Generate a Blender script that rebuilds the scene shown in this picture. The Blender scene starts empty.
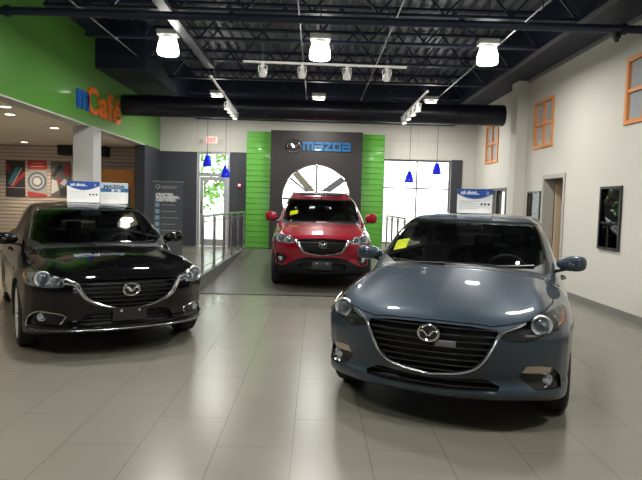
import bpy, bmesh, math, random
import numpy as np
from mathutils import Vector, Matrix
random.seed(4)
PI = math.pi
SC = bpy.context.scene
COL = SC.collection

# ---------------------------------------------------------------- materials
MATS = {}
def mat(name, color, rough=.5, metal=0., coat=0., emit=None, strength=0., spec=.5, bump=None, trans=0., alpha=1., ior=1.45, noise=None):
    if name in MATS: return MATS[name]
    m = bpy.data.materials.new(name); m.use_nodes = True
    nt = m.node_tree; b = nt.nodes['Principled BSDF']
    b.inputs['Base Color'].default_value = (*color, 1); b.inputs['Roughness'].default_value = rough
    b.inputs['Metallic'].default_value = metal; b.inputs['Coat Weight'].default_value = coat
    b.inputs['Coat Roughness'].default_value = .03
    b.inputs['Specular IOR Level'].default_value = spec; b.inputs['IOR'].default_value = ior
    b.inputs['Transmission Weight'].default_value = trans
    if emit: b.inputs['Emission Color'].default_value = (*emit, 1); b.inputs['Emission Strength'].default_value = strength
    if noise:   # (scale, amount): slight natural variation of the colour
        tc = nt.nodes.new('ShaderNodeTexCoord'); n = nt.nodes.new('ShaderNodeTexNoise'); n.inputs['Scale'].default_value = noise[0]
        n.inputs['Detail'].default_value = 5
        mx = nt.nodes.new('ShaderNodeMix'); mx.data_type = 'RGBA'
        a = noise[1]
        mx.inputs['A'].default_value = (*[max(0, c*(1-a)) for c in color], 1); mx.inputs['B'].default_value = (*[min(1, c*(1+a)) for c in color], 1)
        nt.links.new(tc.outputs['Object'], n.inputs['Vector']); nt.links.new(n.outputs['Fac'], mx.inputs['Factor'])
        nt.links.new(mx.outputs['Result'], b.inputs['Base Color'])
    if bump:    # (scale, strength)
        tc = nt.nodes.new('ShaderNodeTexCoord'); n = nt.nodes.new('ShaderNodeTexNoise'); n.inputs['Scale'].default_value = bump[0]
        bp = nt.nodes.new('ShaderNodeBump'); bp.inputs['Strength'].default_value = bump[1]; bp.inputs['Distance'].default_value = .01
        nt.links.new(tc.outputs['Object'], n.inputs['Vector']); nt.links.new(n.outputs['Fac'], bp.inputs['Height']); nt.links.new(bp.outputs['Normal'], b.inputs['Normal'])
    MATS[name] = m; return m
def glass(name, tint=(.6,.65,.65), refl=1.0, rough=.0, ior=1.5):
    if name in MATS: return MATS[name]
    m = bpy.data.materials.new(name); m.use_nodes = True; nt = m.node_tree; nt.nodes.clear()
    o = nt.nodes.new('ShaderNodeOutputMaterial'); t = nt.nodes.new('ShaderNodeBsdfTransparent'); t.inputs['Color'].default_value = (*tint, 1)
    g = nt.nodes.new('ShaderNodeBsdfGlossy'); g.inputs['Roughness'].default_value = rough; g.inputs['Color'].default_value = (refl, refl, refl, 1)
    f = nt.nodes.new('ShaderNodeFresnel'); f.inputs['IOR'].default_value = ior
    mx = nt.nodes.new('ShaderNodeMixShader')
    nt.links.new(f.outputs[0], mx.inputs[0]); nt.links.new(t.outputs[0], mx.inputs[1]); nt.links.new(g.outputs[0], mx.inputs[2]); nt.links.new(mx.outputs[0], o.inputs[0])
    MATS[name] = m; return m

# ---------------------------------------------------------------- objects
def tag(o, label=None, cat=None, group=None, kind=None):
    if label: o['label'] = label
    if cat: o['category'] = cat
    if group: o['group'] = group
    if kind: o['kind'] = kind
    return o
def empty(name, loc=(0,0,0), rz=0, label=None, cat=None, group=None):
    o = bpy.data.objects.new(name, None); COL.objects.link(o); o.location = loc; o.rotation_euler = (0,0,rz)
    o.empty_display_size = .1
    return tag(o, label, cat, group)
def link_mesh(name, me, parent=None):
    o = bpy.data.objects.new(name, me); COL.objects.link(o)
    if parent: o.parent = parent
    return o
def kids(o): return [c for c in bpy.data.objects if c.parent == o]
def copy_tree(o, parent=None):
    c = o.copy(); COL.objects.link(c); c.parent = parent
    for ch in list(o.children): copy_tree(ch, c)
    return c
class G:
    """collects geometry for ONE mesh"""
    def __init__(s): s.v = []; s.f = []; s.m = []
    def add(s, vs, fs, mi=0, M=None):
        k = len(s.v)
        s.v += [tuple(M @ Vector(p)) if M else tuple(p) for p in vs]; s.f += [tuple(i+k for i in f) for f in fs]; s.m += [mi]*len(fs); return s
    def box(s, x0, x1, y0, y1, z0, z1, mi=0, M=None, bev=0):
        if bev:
            bm = bmesh.new(); bmesh.ops.create_cube(bm, size=1)
            for v in bm.verts: v.co = Vector(((x0+x1)/2+v.co.x*(x1-x0), (y0+y1)/2+v.co.y*(y1-y0), (z0+z1)/2+v.co.z*(z1-z0)))
            bmesh.ops.bevel(bm, geom=bm.edges[:], offset=bev, segments=3, profile=.6, affect='EDGES')
            bm.verts.index_update()
            s.add([v.co[:] for v in bm.verts], [[v.index for v in f.verts] for f in bm.faces], mi, M); bm.free(); return s
        return s.add([(x0,y0,z0),(x1,y0,z0),(x1,y1,z0),(x0,y1,z0),(x0,y0,z1),(x1,y0,z1),(x1,y1,z1),(x0,y1,z1)],
              [(0,3,2,1),(4,5,6,7),(0,1,5,4),(1,2,6,5),(2,3,7,6),(3,0,4,7)], mi, M)
    def sweep(s, pts, r, n=8, flat=(1,1), up=(0,0,1), mi=0, closed=False, M=None):
        """tube along pts; r number or list; flat scales the two section axes"""
        pts = [Vector(p) for p in pts]; N = len(pts); r = r if hasattr(r,'__len__') else [r]*N
        vs = []; up = Vector(up)
        for i,p in enumerate(pts):
            if closed: t = pts[(i+1)%N]-pts[i-1]
            else: t = pts[min(i+1,N-1)]-pts[max(i-1,0)]
            t.normalize(); a = t.cross(up)
            if a.length < 1e-4: a = t.cross(Vector((1,0,0)))
            a.normalize(); b = a.cross(t)
            for k in range(n):
                w = 2*PI*k/n+PI/n; vs.append(p+a*math.cos(w)*r[i]*flat[0]+b*math.sin(w)*r[i]*flat[1])
        fs = []
        for i in range(N if closed else N-1):
            j = (i+1)%N
            for k in range(n): fs.append((i*n+k, i*n+(k+1)%n, j*n+(k+1)%n, j*n+k))
        if not closed: fs += [tuple(range(n))[::-1], tuple((N-1)*n+k for k in range(n))]
        return s.add([v[:] for v in vs], fs, mi, M)
    def bar(s, a, b, w, h=None, mi=0, up=(0,0,1)):
        return s.sweep([a,b], .7071*w, 4, (1,(h or w)/w), up, mi)
    def lathe(s, prof, n=32, M=None, mi=0, cap=False):
        """prof: (radius, height) pairs revolved about local z"""
        vs = []; fs = []
        for r,z in prof:
            for k in range(n): a = 2*PI*k/n; vs.append((r*math.cos(a), r*math.sin(a), z))
        for i in range(len(prof)-1):
            for k in range(n): fs.append((i*n+k, i*n+(k+1)%n, (i+1)*n+(k+1)%n, (i+1)*n+k))
        if cap: fs += [tuple(range(n))[::-1], tuple((len(prof)-1)*n+k for k in range(n))]
        return s.add(vs, fs, mi, M)
    def prism(s, poly, h0, h1, mi=0, M=None):
        """poly in local xy extruded from h0 to h1 in z"""
        n = len(poly); vs = [(x,y,h0) for x,y in poly]+[(x,y,h1) for x,y in poly]
        return s.add(vs, [tuple(range(n))[::-1], tuple(range(n,2*n))]+[(i,(i+1)%n,n+(i+1)%n,n+i) for i in range(n)], mi, M)
    def grid(s, rows, mi=0, M=None, flip=False):
        n = len(rows[0]); vs = [p for r in rows for p in r]; fs = []
        for i in range(len(rows)-1):
            for k in range(n-1):
                f = (i*n+k, i*n+k+1, (i+1)*n+k+1, (i+1)*n+k); fs.append(f[::-1] if flip else f)
        return s.add(vs, fs, mi, M)
    def build(s, name, mats, parent=None, smooth=True, angle=35):
        me = bpy.data.meshes.new(name); me.from_pydata(s.v, [], s.f)
        for m in (mats if isinstance(mats,(list,tuple)) else [mats]): me.materials.append(m)
        me.polygons.foreach_set('material_index', s.m)
        bm = bmesh.new(); bm.from_mesh(me); bmesh.ops.recalc_face_normals(bm, faces=bm.faces[:])
        if smooth:
            for f in bm.faces: f.smooth = True
            c = math.cos(math.radians(angle))
            for e in bm.edges:
                if len(e.link_faces) != 2 or e.link_faces[0].normal.dot(e.link_faces[1].normal) < c: e.smooth = False
        bm.to_mesh(me); bm.free()
        return link_mesh(name, me, parent)
def spline(pts, n=6, closed=False):
    """Catmull-Rom through 2-D or 3-D points"""
    P = [np.array(p, float) for p in pts]; N = len(P); out = []
    for i in range(N if closed else N-1):
        g = lambda k: P[k % N] if closed else P[min(max(k,0),N-1)]
        a,b,c,d = g(i-1),g(i),g(i+1),g(i+2)
        for k in range(n):
            t = k/n; out.append(.5*((2*b)+(c-a)*t+(2*a-5*b+4*c-d)*t*t+(3*b-a-3*c+d)*t**3))
    if not closed: out.append(P[-1])
    return [tuple(p) for p in out]
def axis_M(o, z, x=None):
    """matrix taking local z to direction z at origin o"""
    z = Vector(z).normalized(); x = Vector(x) if x else (Vector((1,0,0)) if abs(z.x)<.9 else Vector((0,1,0)))
    y = z.cross(x).normalized(); x = y.cross(z)
    M = Matrix((x,y,z)).transposed().to_4x4(); M.translation = Vector(o); return M
def text(name, body, size, mtl, parent, loc, rot, depth=.004, align='CENTER', sx=1, bold=0, xw=None):
    """writing as real raised letters (a mesh)"""
    cu = bpy.data.curves.new(name, 'FONT'); cu.body = body; cu.size = size; cu.extrude = depth; cu.align_x = align; cu.offset = bold
    t = bpy.data.objects.new(name+'_tmp', cu); COL.objects.link(t)
    dg = bpy.context.evaluated_depsgraph_get(); me = bpy.data.meshes.new_from_object(t.evaluated_get(dg))
    bpy.data.objects.remove(t); bpy.data.curves.remove(cu)
    xs = [v.co.x for v in me.vertices]
    if xw and xs:
        k = xw/(max(xs)-min(xs))
        for v in me.vertices: v.co.x *= k
    elif sx != 1:
        for v in me.vertices: v.co.x *= sx
    me.name = name; me.materials.clear(); me.materials.append(mtl)
    o = link_mesh(name, me, parent); o.location = loc; o.rotation_euler = rot; return o

LAMP_GLOW = 9.; LAMP_W = 45.; CAFE_W = 230.; SKY_S = 6.; EXPO = 0.; FLOOR_COL = (.165,.154,.126)
# ---------------------------------------------------------------- car bodies as smooth implicit surfaces, meshed and cut into panels
def pchip(xs,ys):
    """smooth monotone table lookup with linear ends"""
    xs=np.array(xs,float);ys=np.array(ys,float)
    h=np.diff(xs);d=np.diff(ys)/h
    m=np.zeros(len(xs));m[0]=d[0];m[-1]=d[-1]
    for i in range(1,len(xs)-1):
        m[i]=0 if d[i-1]*d[i]<=0 else 2*d[i-1]*d[i]/(d[i-1]+d[i])
        if d[i-1]*d[i]>0: m[i]=(d[i-1]*h[i]+d[i]*h[i-1])/(h[i-1]+h[i])
    def f(x):
        x=np.asarray(x,float)
        i=np.clip(np.searchsorted(xs,x)-1,0,len(xs)-2)
        t=(x-xs[i])/h[i]
        tc=np.clip(t,0,1)
        v=((1+2*tc)*(1-tc)**2)*ys[i]+tc*(1-tc)**2*h[i]*m[i]+tc*tc*(3-2*tc)*ys[i+1]-tc*tc*(1-tc)*h[i]*m[i+1]
        return v+np.where(t<0,t*h[i]*m[0],0)+np.where(t>1,(t-1)*h[i]*m[-1],0)
    return f
def smax(a,b,k):
    h=np.clip(.5+.5*(a-b)/k,0,1)
    return b*(1-h)+a*h+k*h*(1-h)
def smin(a,b,k): return -smax(-a,-b,k)
def bump(x,c,w): return np.exp(-((x-c)/w)**2)
def make_field(c):
    yf=pchip(*c['nose']); bx=pchip(*c['plan']); bxr=pchip(*c['plan_rear']); yr=pchip(*c['tail'])
    hood=pchip(*c['hood']); crown=pchip(*c['crown']); roof=pchip(*c['roof']); ws=pchip(*c['side']); wy=pchip(*c['side_y'])
    cw=pchip(*c['cab_w']); zb=pchip(*c['bottom'])
    W=c['W'];L=c['L'];wr=c['arch']
    def f(x,y,z):
        x=np.abs(x)
        e=1e-3
        db=(bx(x+e)-bx(x-e))/(2*e)
        pinch=c.get('pinch',lambda x,z:0*x)
        ff=(yf(z)+bx(x)+pinch(x,z)-y)/np.sqrt(1+db*db)
        fr=(y-(L-yr(z)-bxr(x)))/np.sqrt(1+((bxr(x+e)-bxr(x-e))/(2*e))**2)
        flare=0
        for yc in c['axles']:
            r=np.sqrt((y-yc)**2+(z-c['wz'])**2)
            flare=flare+.022*np.exp(-((r-wr-.01)/.07)**2)
        fs=x-(wy(y)+ws(z)+flare)
        ridge=c['ridge']*bump(x,c['ridge_x']-.06*(y-.3),.10)*np.clip(1.7-y,0,1)*np.clip(y*2.5,0,1)
        ft=(z-(hood(y)-crown(x)+ridge))/np.sqrt(1+((hood(y+.01)-hood(y-.01))/.02)**2)
        b=smax(ff,fs,.06); b=smax(b,fr,.06)
        b=smax(b,ft,c.get('shoulder_k',.07)); b=smax(b,zb(y)-z,.05)
        yy=y-c['wrap']*x*x*np.clip(2.6-y,0,1.5)/1.2+.12*x*x*np.clip(y-c['L']+1.9,0,1)
        dr=(roof(yy+.01)-roof(yy-.01))/.02
        g=(z-roof(yy)+c['roof_crown']*x*x)/np.sqrt(1+dr*dr)
        s=(x-(cw(y)-c['tumble']*(z-c['belt'])-.25*np.clip(z-c['belt'],0,1)**2))/np.sqrt(1+c['tumble']**2)
        cab=smax(smax(g,s,c.get('cab_k',.08)),c['belt']-.28-z,.03)
        r=smin(b,cab,.035)
        for yc in c['axles']:
            cyl=smax(np.sqrt((y-yc)**2+(z-c['wz'])**2)-wr,.56-x,.01)
            r=smax(r,-cyl,.012)
        return r
    return f
SEDAN3=dict(W=.93,L=4.46,arch=.355,wz=.325,axles=(.93,3.63),
 nose=([.12,.20,.27,.36,.45,.55,.64,.72,.78,.84,.9],[.10,.035,.02,.035,.03,.01,.0,.01,.05,.13,.28]),
 plan=([0,.2,.4,.55,.68,.78,.85,.895,.928],[0,.012,.055,.118,.205,.30,.40,.54,.80]),
 plan_rear=([0,.3,.5,.7,.82,.89,.925],[0,.02,.07,.2,.33,.52,.75]),
 tail=([.2,.35,.6,.9,1.05,1.2],[.12,.03,.0,.05,.12,.3]),
 hood=([0,.10,.3,.6,.9,1.2,1.45,2,3,3.8,4.3,4.5],[.745,.80,.875,.950,1.0,1.035,1.03,1.02,1.05,1.07,1.05,.98]),
 crown=([0,.3,.5,.65,.75,.85,.95],[0,.012,.035,.065,.10,.16,.25]),
 ridge=.030,ridge_x=.70,
 roof=([.9,1.22,1.6,1.95,2.12,2.4,2.8,3.2,3.6,3.9,4.2,4.4],[.88,1.03,1.225,1.385,1.435,1.466,1.475,1.46,1.41,1.31,1.13,.95]),
 wrap=.30,roof_crown=.07,tumble=.36,belt=1.0,cab_w=([.9,1.3,1.8,2.5,3.3,3.9,4.4],[.66,.74,.785,.80,.78,.72,.62]),
 side=([.1,.2,.35,.5,.62,.72,.85,1.0,1.1],[-.05,-.03,-.005,-.002,0,-.008,-.03,-.065,-.10]),
 side_y=([0,.6,1.0,1.5,2.2,3,3.6,4.2,4.46],[.918,.92,.925,.918,.915,.92,.93,.90,.87]),
 bottom=([0,.5,1.3,3,4,4.46],[.165,.16,.17,.17,.19,.25]))
SEDAN3.update(bottom=([0,.25,.5,1.3,3,4,4.46],[.245,.235,.20,.17,.17,.19,.25]),
 nose=([.12,.20,.25,.31,.37,.45,.55,.64,.72,.78,.84,.9],[.20,.09,.045,.03,.06,.035,.01,.0,.01,.05,.13,.28]),
 cab_w=([.9,1.3,1.8,2.5,3.3,3.9,4.4],[.66,.76,.81,.82,.80,.73,.62]))
SEDAN6=dict(SEDAN3,W=.935,L=4.87,arch=.36,wz=.335,axles=(.97,3.80),
 nose=([.12,.20,.25,.31,.37,.45,.55,.64,.72,.78,.84,.9],[.20,.08,.04,.025,.05,.035,.02,.0,.01,.05,.13,.28]),
 plan=([0,.2,.4,.55,.68,.77,.84,.895,.932],[0,.012,.05,.11,.205,.31,.42,.58,.86]),
 plan_rear=([0,.3,.5,.7,.8,.88,.917],[0,.02,.06,.18,.32,.52,.80]),
 hood=([0,.10,.3,.6,.9,1.2,1.5,2,3,3.8,4.3,4.7,4.87],[.76,.81,.87,.925,.96,.99,1.01,1.01,1.04,1.07,1.09,1.08,1.0]),
 crown=([0,.3,.5,.65,.75,.87,.95],[0,.012,.035,.06,.09,.15,.25]),ridge=.04,ridge_x=.72,
 roof=([1.0,1.32,1.7,2.1,2.35,2.6,2.9,3.3,3.7,4.1,4.5,4.8],[.85,.995,1.19,1.37,1.43,1.458,1.465,1.45,1.38,1.25,1.08,.95]),
 cab_w=([1.0,1.4,1.9,2.6,3.4,4.1,4.8],[.68,.78,.82,.83,.81,.73,.6]),
 side=([.1,.2,.35,.5,.62,.72,.85,1.0,1.1],[-.05,-.03,-.005,-.002,0,-.008,-.03,-.065,-.10]),
 side_y=([0,.6,1.0,1.5,2.2,3,3.8,4.4,4.87],[.92,.922,.93,.92,.92,.925,.935,.91,.87]),
 bottom=([0,.25,.5,1.3,3,4,4.87],[.26,.245,.20,.17,.17,.19,.25]))
SUV=dict(SEDAN3,W=.92,L=4.54,arch=.40,wz=.36,axles=(.90,3.60),
 nose=([.18,.26,.34,.45,.55,.65,.78,.86,.92,.98,1.04],[.20,.09,.04,.03,.045,.02,.0,.01,.04,.12,.26]),
 plan=([0,.2,.4,.55,.68,.77,.83,.88,.917],[0,.012,.05,.11,.20,.31,.43,.58,.85]),
 plan_rear=([0,.3,.5,.7,.8,.88,.917],[0,.02,.05,.12,.2,.34,.6]),
 tail=([.2,.35,.6,.9,1.05,1.2],[.12,.03,.0,.03,.06,.12]),
 hood=([0,.10,.3,.6,.9,1.2,1.45,2,3,3.8,4.3,4.5],[.90,.955,1.01,1.065,1.10,1.125,1.14,1.15,1.17,1.19,1.19,1.1]),
 crown=([0,.3,.5,.65,.75,.87,.95],[0,.012,.03,.055,.09,.15,.25]),ridge=.035,ridge_x=.72,
 roof=([.9,1.2,1.6,1.92,2.12,2.4,2.8,3.3,3.8,4.15,4.4,4.55],[.95,1.12,1.36,1.53,1.60,1.645,1.665,1.66,1.62,1.52,1.30,1.1]),
 cab_w=([.9,1.3,1.8,2.5,3.3,4.0,4.5],[.70,.79,.83,.84,.83,.80,.74]),belt=1.14,tumble=.36,
 side=([.15,.25,.4,.6,.75,.85,1.0,1.12,1.25],[-.05,-.03,-.005,-.002,0,-.008,-.03,-.06,-.10]),
 side_y=([0,.6,1.0,1.5,2.2,3,3.6,4.2,4.54],[.905,.905,.915,.91,.91,.915,.92,.90,.87]),
 bottom=([0,.25,.5,1.3,3,4,4.54],[.30,.28,.22,.20,.20,.24,.32]))

def surface_net(f, X, Y, Z):
    """dual mesh of f=0 on a rectilinear grid, then pulled exactly on to the surface"""
    V = f(X[:,None,None], Y[None,:,None], Z[None,None,:]); V = np.broadcast_to(V, (len(X),len(Y),len(Z)))
    S = V < 0
    nx,ny,nz = V.shape
    acc = np.zeros((nx-1,ny-1,nz-1,3)); cnt = np.zeros((nx-1,ny-1,nz-1))
    co = [X,Y,Z]
    def crossings(ax):
        sl0 = [slice(None)]*3; sl1 = [slice(None)]*3; sl0[ax] = slice(0,-1); sl1[ax] = slice(1,None)
        a = V[tuple(sl0)]; b = V[tuple(sl1)]; x = (a<0)!=(b<0)
        idx = np.argwhere(x); av = a[x]; bv = b[x]; t = av/(av-bv)
        p = np.stack([co[k][idx[:,k]] for k in range(3)],1).astype(float)
        p[:,ax] += t*(co[ax][idx[:,ax]+1]-co[ax][idx[:,ax]])
        return idx, p, av
    E = []
    for ax in range(3):
        idx,p,av = crossings(ax); E.append((idx,av)); o1,o2 = [k for k in range(3) if k!=ax]
        for d1 in (0,1):
            for d2 in (0,1):
                c = idx.copy(); c[:,o1] -= d1; c[:,o2] -= d2
                ok = (c>=0).all(1)&(c[:,0]<nx-1)&(c[:,1]<ny-1)&(c[:,2]<nz-1); cc = c[ok]
                np.add.at(acc, (cc[:,0],cc[:,1],cc[:,2]), p[ok]); np.add.at(cnt, (cc[:,0],cc[:,1],cc[:,2]), 1)
    act = cnt>0; ids = -np.ones(cnt.shape, int); ids[act] = np.arange(act.sum()); P = acc[act]/cnt[act][:,None]
    F = []
    for ax in range(3):
        idx,av = E[ax]; o1,o2 = [(1,2),(2,0),(0,1)][ax]
        ok = (idx[:,o1]>0)&(idx[:,o2]>0)&(idx[:,o1]<[nx,ny,nz][o1]-1)&(idx[:,o2]<[nx,ny,nz][o2]-1)
        idx = idx[ok]; av = av[ok]; q = []
        for d1,d2 in ((1,1),(0,1),(0,0),(1,0)):
            c = idx.copy(); c[:,o1] -= d1; c[:,o2] -= d2; q.append(ids[c[:,0],c[:,1],c[:,2]])
        q = np.stack(q,1); q[av>0] = q[av>0][:,::-1]; F.append(q)
    F = np.concatenate(F)
    for it in range(4):
        v = f(P[:,0],P[:,1],P[:,2]); g = grad(f,P); st = -(v/np.maximum((g*g).sum(1),.05))[:,None]*g
        ln = np.linalg.norm(st,axis=1,keepdims=True); P = P+st*np.minimum(1,.012/np.maximum(ln,1e-9))
    return P, F
def grad(f, P, e=2e-3):
    g = np.zeros_like(P)
    for k in range(3):
        d = np.zeros(3); d[k] = e; a = P+d; b = P-d
        g[:,k] = (f(a[:,0],a[:,1],a[:,2])-f(b[:,0],b[:,1],b[:,2]))/(2*e)
    return g
def in_poly(x, y, poly):
    r = False; n = len(poly); j = n-1
    for i in range(n):
        xi,yi = poly[i]; xj,yj = poly[j]
        if (yi>y)!=(yj>y) and x < (xj-xi)*(y-yi)/(yj-yi)+xi: r = not r
        j = i
    return r
AX = {'y':(0,2,1), 'z':(0,1,2), 'x':(1,2,0)}
def cut_region(bm, lay, poly, axis, rid, ok, over=(0,)):
    """cuts the surface along poly (projected along axis) and gives the faces inside the id rid"""
    a,b,c = AX[axis]
    lo = [min(p[k] for p in poly)-.04 for k in (0,1)]; hi = [max(p[k] for p in poly)+.04 for k in (0,1)]
    cand = set()
    for f in bm.faces:
        m = f.calc_center_median()
        if lo[0]<m[a]<hi[0] and lo[1]<m[b]<hi[1] and ok(m, f.normal): cand.add(f)
    n = len(poly)
    for i in range(n):
        p = poly[i]; q = poly[(i+1)%n]; d = (q[0]-p[0], q[1]-p[1]); L = math.hypot(*d)
        if L < 1e-5: continue
        d = (d[0]/L, d[1]/L); sel = []
        for f in cand:
            if not f.is_valid: continue
            u0 = 1e9; u1 = -1e9; w0 = 1e9; w1 = -1e9
            for v in f.verts:
                du = v.co[a]-p[0]; dv = v.co[b]-p[1]; u = du*d[0]+dv*d[1]; w = du*-d[1]+dv*d[0]
                u0 = min(u0,u); u1 = max(u1,u); w0 = min(w0,w); w1 = max(w1,w)
            if u1 > -.001 and u0 < L+.001 and w0 < 0 < w1: sel.append(f)
        if not sel: continue
        co = [0,0,0]; co[a],co[b] = p; no = [0,0,0]; no[a],no[b] = -d[1],d[0]
        geom = sel+list({e for f in sel for e in f.edges})+list({v for f in sel for v in f.verts})
        r = bmesh.ops.bisect_plane(bm, geom=geom, dist=2e-5, plane_co=co, plane_no=no)
        cand = {f for f in cand if f.is_valid}|{g for g in r['geom'] if isinstance(g, bmesh.types.BMFace)}
    for f in cand:
        if not f.is_valid: continue
        m = f.calc_center_median()
        if f[lay] in over and in_poly(m[a], m[b], poly): f[lay] = rid
def mirror2(poly): return [(-x,y) for x,y in poly][::-1]
def strip(path, w):
    """thin closed band along an open 2-D path"""
    L = []; R = []
    for i,p in enumerate(path):
        a = path[max(i-1,0)]; b = path[min(i+1,len(path)-1)]; d = (b[0]-a[0], b[1]-a[1]); l = math.hypot(*d)
        n = (-d[1]/l*w/2, d[0]/l*w/2); L.append((p[0]+n[0],p[1]+n[1])); R.append((p[0]-n[0],p[1]-n[1]))
    return L+R[::-1]
class Car:
    def __init__(s, cfg):
        s.c = cfg; s.f = make_field(cfg); L = cfg['L']; W = cfg['W']
        X = np.concatenate([np.arange(-W-.06, W+.07, .024)]); X = X-(X[0]+X[-1])/2
        Y = np.concatenate([np.arange(-.06,.95,.02), np.arange(.95,2.3,.03), np.arange(2.3,L+.1,.04)])
        Z = np.arange(.13, cfg['top']+.06, .022)
        P,F = surface_net(s.f, X, Y, Z)
        me = bpy.data.meshes.new('tmp'); me.from_pydata(P.tolist(), [], F.tolist())
        s.bm = bmesh.new(); s.bm.from_mesh(me); bpy.data.meshes.remove(me); s.bm.normal_update()
        s.lay = s.bm.faces.layers.int.new('rid'); s.names = {}
    def cut(s, name, poly, axis, ok=None, over=(), both=True, sides=False):
        """region on both sides of the car; sides=True keeps left and right as two parts"""
        dflt = {'y': lambda m,n: n.y < -.02 and m.y < .56, 'z': lambda m,n: n.z > .15 and m.z > .62, 'x': None}
        ov = [0]+[s.names[o] for o in over]
        for sg in ((1,-1) if both else (1,)):
            nm = name+('#' if sides and sg<0 else ''); rid = s.names.setdefault(nm, len(s.names)+1)
            if axis == 'x':
                fn = (lambda m,n,sg=sg: n.x*sg > .15) if ok is None else (lambda m,n,sg=sg: n.x*sg > .15 and ok(m,n)); pl = poly
            else:
                fn = ok or dflt[axis]; pl = poly if sg>0 else mirror2(poly)
                if both: fn = (lambda m,n,sg=sg,fn=fn: m.x*sg > -.03 and fn(m,n))
            cut_region(s.bm, s.lay, pl, axis, rid, fn, ov)
    def cuts(s, name, poly, axis, **k):
        """symmetrical region given by its right half, as one polygon"""
        s.cut(name, poly+[p for p in mirror2(poly) if abs(p[0])>1e-6], axis, both=False, **k)
    def faces(s, name):
        r = s.names.get(name, -1) if name else 0
        return [f for f in s.bm.faces if f[s.lay]==r]
    def comps(s, fs):
        st = {f.index:f for f in fs}; out = []
        while st:
            i,f = st.popitem(); q = [f]; c = [f]
            while q:
                g = q.pop()
                for e in g.edges:
                    for h in e.link_faces:
                        if h.index in st: del st[h.index]; q.append(h); c.append(h)
            out.append(c)
        return out
    def patches(s, name, obj, mtl, parent, least=4, **k):
        for c in s.comps(s.faces(name)):
            if len(c) >= least: ids = {f.index for f in c}; s.patch(name, obj, mtl, parent, filt=lambda f: f.index in ids, **k)
    def linings(s, name, obj, mtl, parent, d, least=4, **k):
        for c in s.comps(s.faces(name)):
            if len(c) >= least: ids = {f.index for f in c}; s.lining([name], obj, mtl, parent, d, cond=lambda f: f.index in ids, **k)
    def patch(s, name, obj, mtl, parent, shift=None, filt=None, thick=0):
        fs = s.faces(name)
        if filt: fs = [f for f in fs if filt(f)]
        if not fs: return None
        vid = {}; vs = []; F = []
        for f in fs:
            t = []
            for v in f.verts:
                if v.index not in vid: vid[v.index] = len(vs); vs.append(v.co[:])
                t.append(vid[v.index])
            F.append(t)
        P = np.array(vs); N = grad(s.f, P); N /= np.maximum(np.linalg.norm(N,axis=1,keepdims=True),1e-9)
        if shift is not None: P = P+(N*shift if np.isscalar(shift) else np.array(shift))
        me = bpy.data.meshes.new(obj); me.from_pydata(P.tolist(), [], F); me.materials.append(mtl)
        for p in me.polygons: p.use_smooth = True
        me.update(); me.validate()
        me.normals_split_custom_set_from_vertices(N.tolist())
        return link_mesh(obj, me, parent)
    def lining(s, names, obj, mtl, parent, d, cond=None, walls=True, vec=None, back=True):
        """walls and a backing behind a patch: a real recess, or the inner skin of the cabin"""
        ids = [s.names.get(n,0) if n else 0 for n in names]
        fs = [f for f in s.bm.faces if f[s.lay] in ids and (cond is None or cond(f))]
        if not fs: return None
        P = {}
        vs = list({v for f in fs for v in f.verts}); A = np.array([v.co[:] for v in vs]); N = grad(s.f, A); N /= np.maximum(np.linalg.norm(N,axis=1,keepdims=True),1e-9)
        B = A-N*d if vec is None else A+np.array(vec)
        ix = {v.index:i for i,v in enumerate(vs)}; n = len(vs); F = [[ix[v.index]+n for v in f.verts][::-1] for f in fs] if back else []
        st = set(f.index for f in fs)
        if walls:
            for f in fs:
                for l in f.loops:
                    e = l.edge
                    if sum(g.index in st for g in e.link_faces) == 1:
                        a,b = ix[l.vert.index], ix[l.link_loop_next.vert.index]; F.append([a,b,b+n,a+n])
        me = bpy.data.meshes.new(obj); me.from_pydata(A.tolist()+B.tolist(), [], F); me.materials.append(mtl)
        bm = bmesh.new(); bm.from_mesh(me); bmesh.ops.delete(bm, geom=[v for v in bm.verts if not v.link_faces], context='VERTS')
        for f in bm.faces: f.smooth = True
        for e in bm.edges:
            if len(e.link_faces)==2 and e.link_faces[0].normal.dot(e.link_faces[1].normal) < .7: e.smooth = False
        bm.to_mesh(me); bm.free()
        return link_mesh(obj, me, parent)
    def index(s): s.bm.verts.index_update(); s.bm.faces.index_update(); s.bm.verts.ensure_lookup_table()
    def ysurf(s, x, z):
        """front surface y at (x, z)"""
        ys = np.linspace(-.1, 1.8, 400); v = s.f(np.full(400, float(x)), ys, np.full(400, float(z))); i = int(np.argmax(v<0))
        return float(ys[i-1]+(ys[i]-ys[i-1])*v[i-1]/(v[i-1]-v[i])) if v.min()<0 and i>0 else .3
    def zsurf(s, x, y):
        zs = np.linspace(1.9, .3, 400); v = s.f(np.full(400, float(x)), np.full(400, float(y)), zs); i = int(np.argmax(v<0))
        return float(zs[i-1]+(zs[i]-zs[i-1])*v[i-1]/(v[i-1]-v[i])) if v.min()<0 and i>0 else .3
    def xsurf(s, y, z):
        xs = np.linspace(1.2, 0, 400); v = s.f(xs, np.full(400, float(y)), np.full(400, float(z))); i = int(np.argmax(v<0))
        return float(xs[i-1]+(xs[i]-xs[i-1])*v[i-1]/(v[i-1]-v[i])) if v.min()<0 and i>0 else .8
    def on(s, pts, off=0): return [(x, s.ysurf(x,z)-off, z) for x,z in pts]

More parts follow.
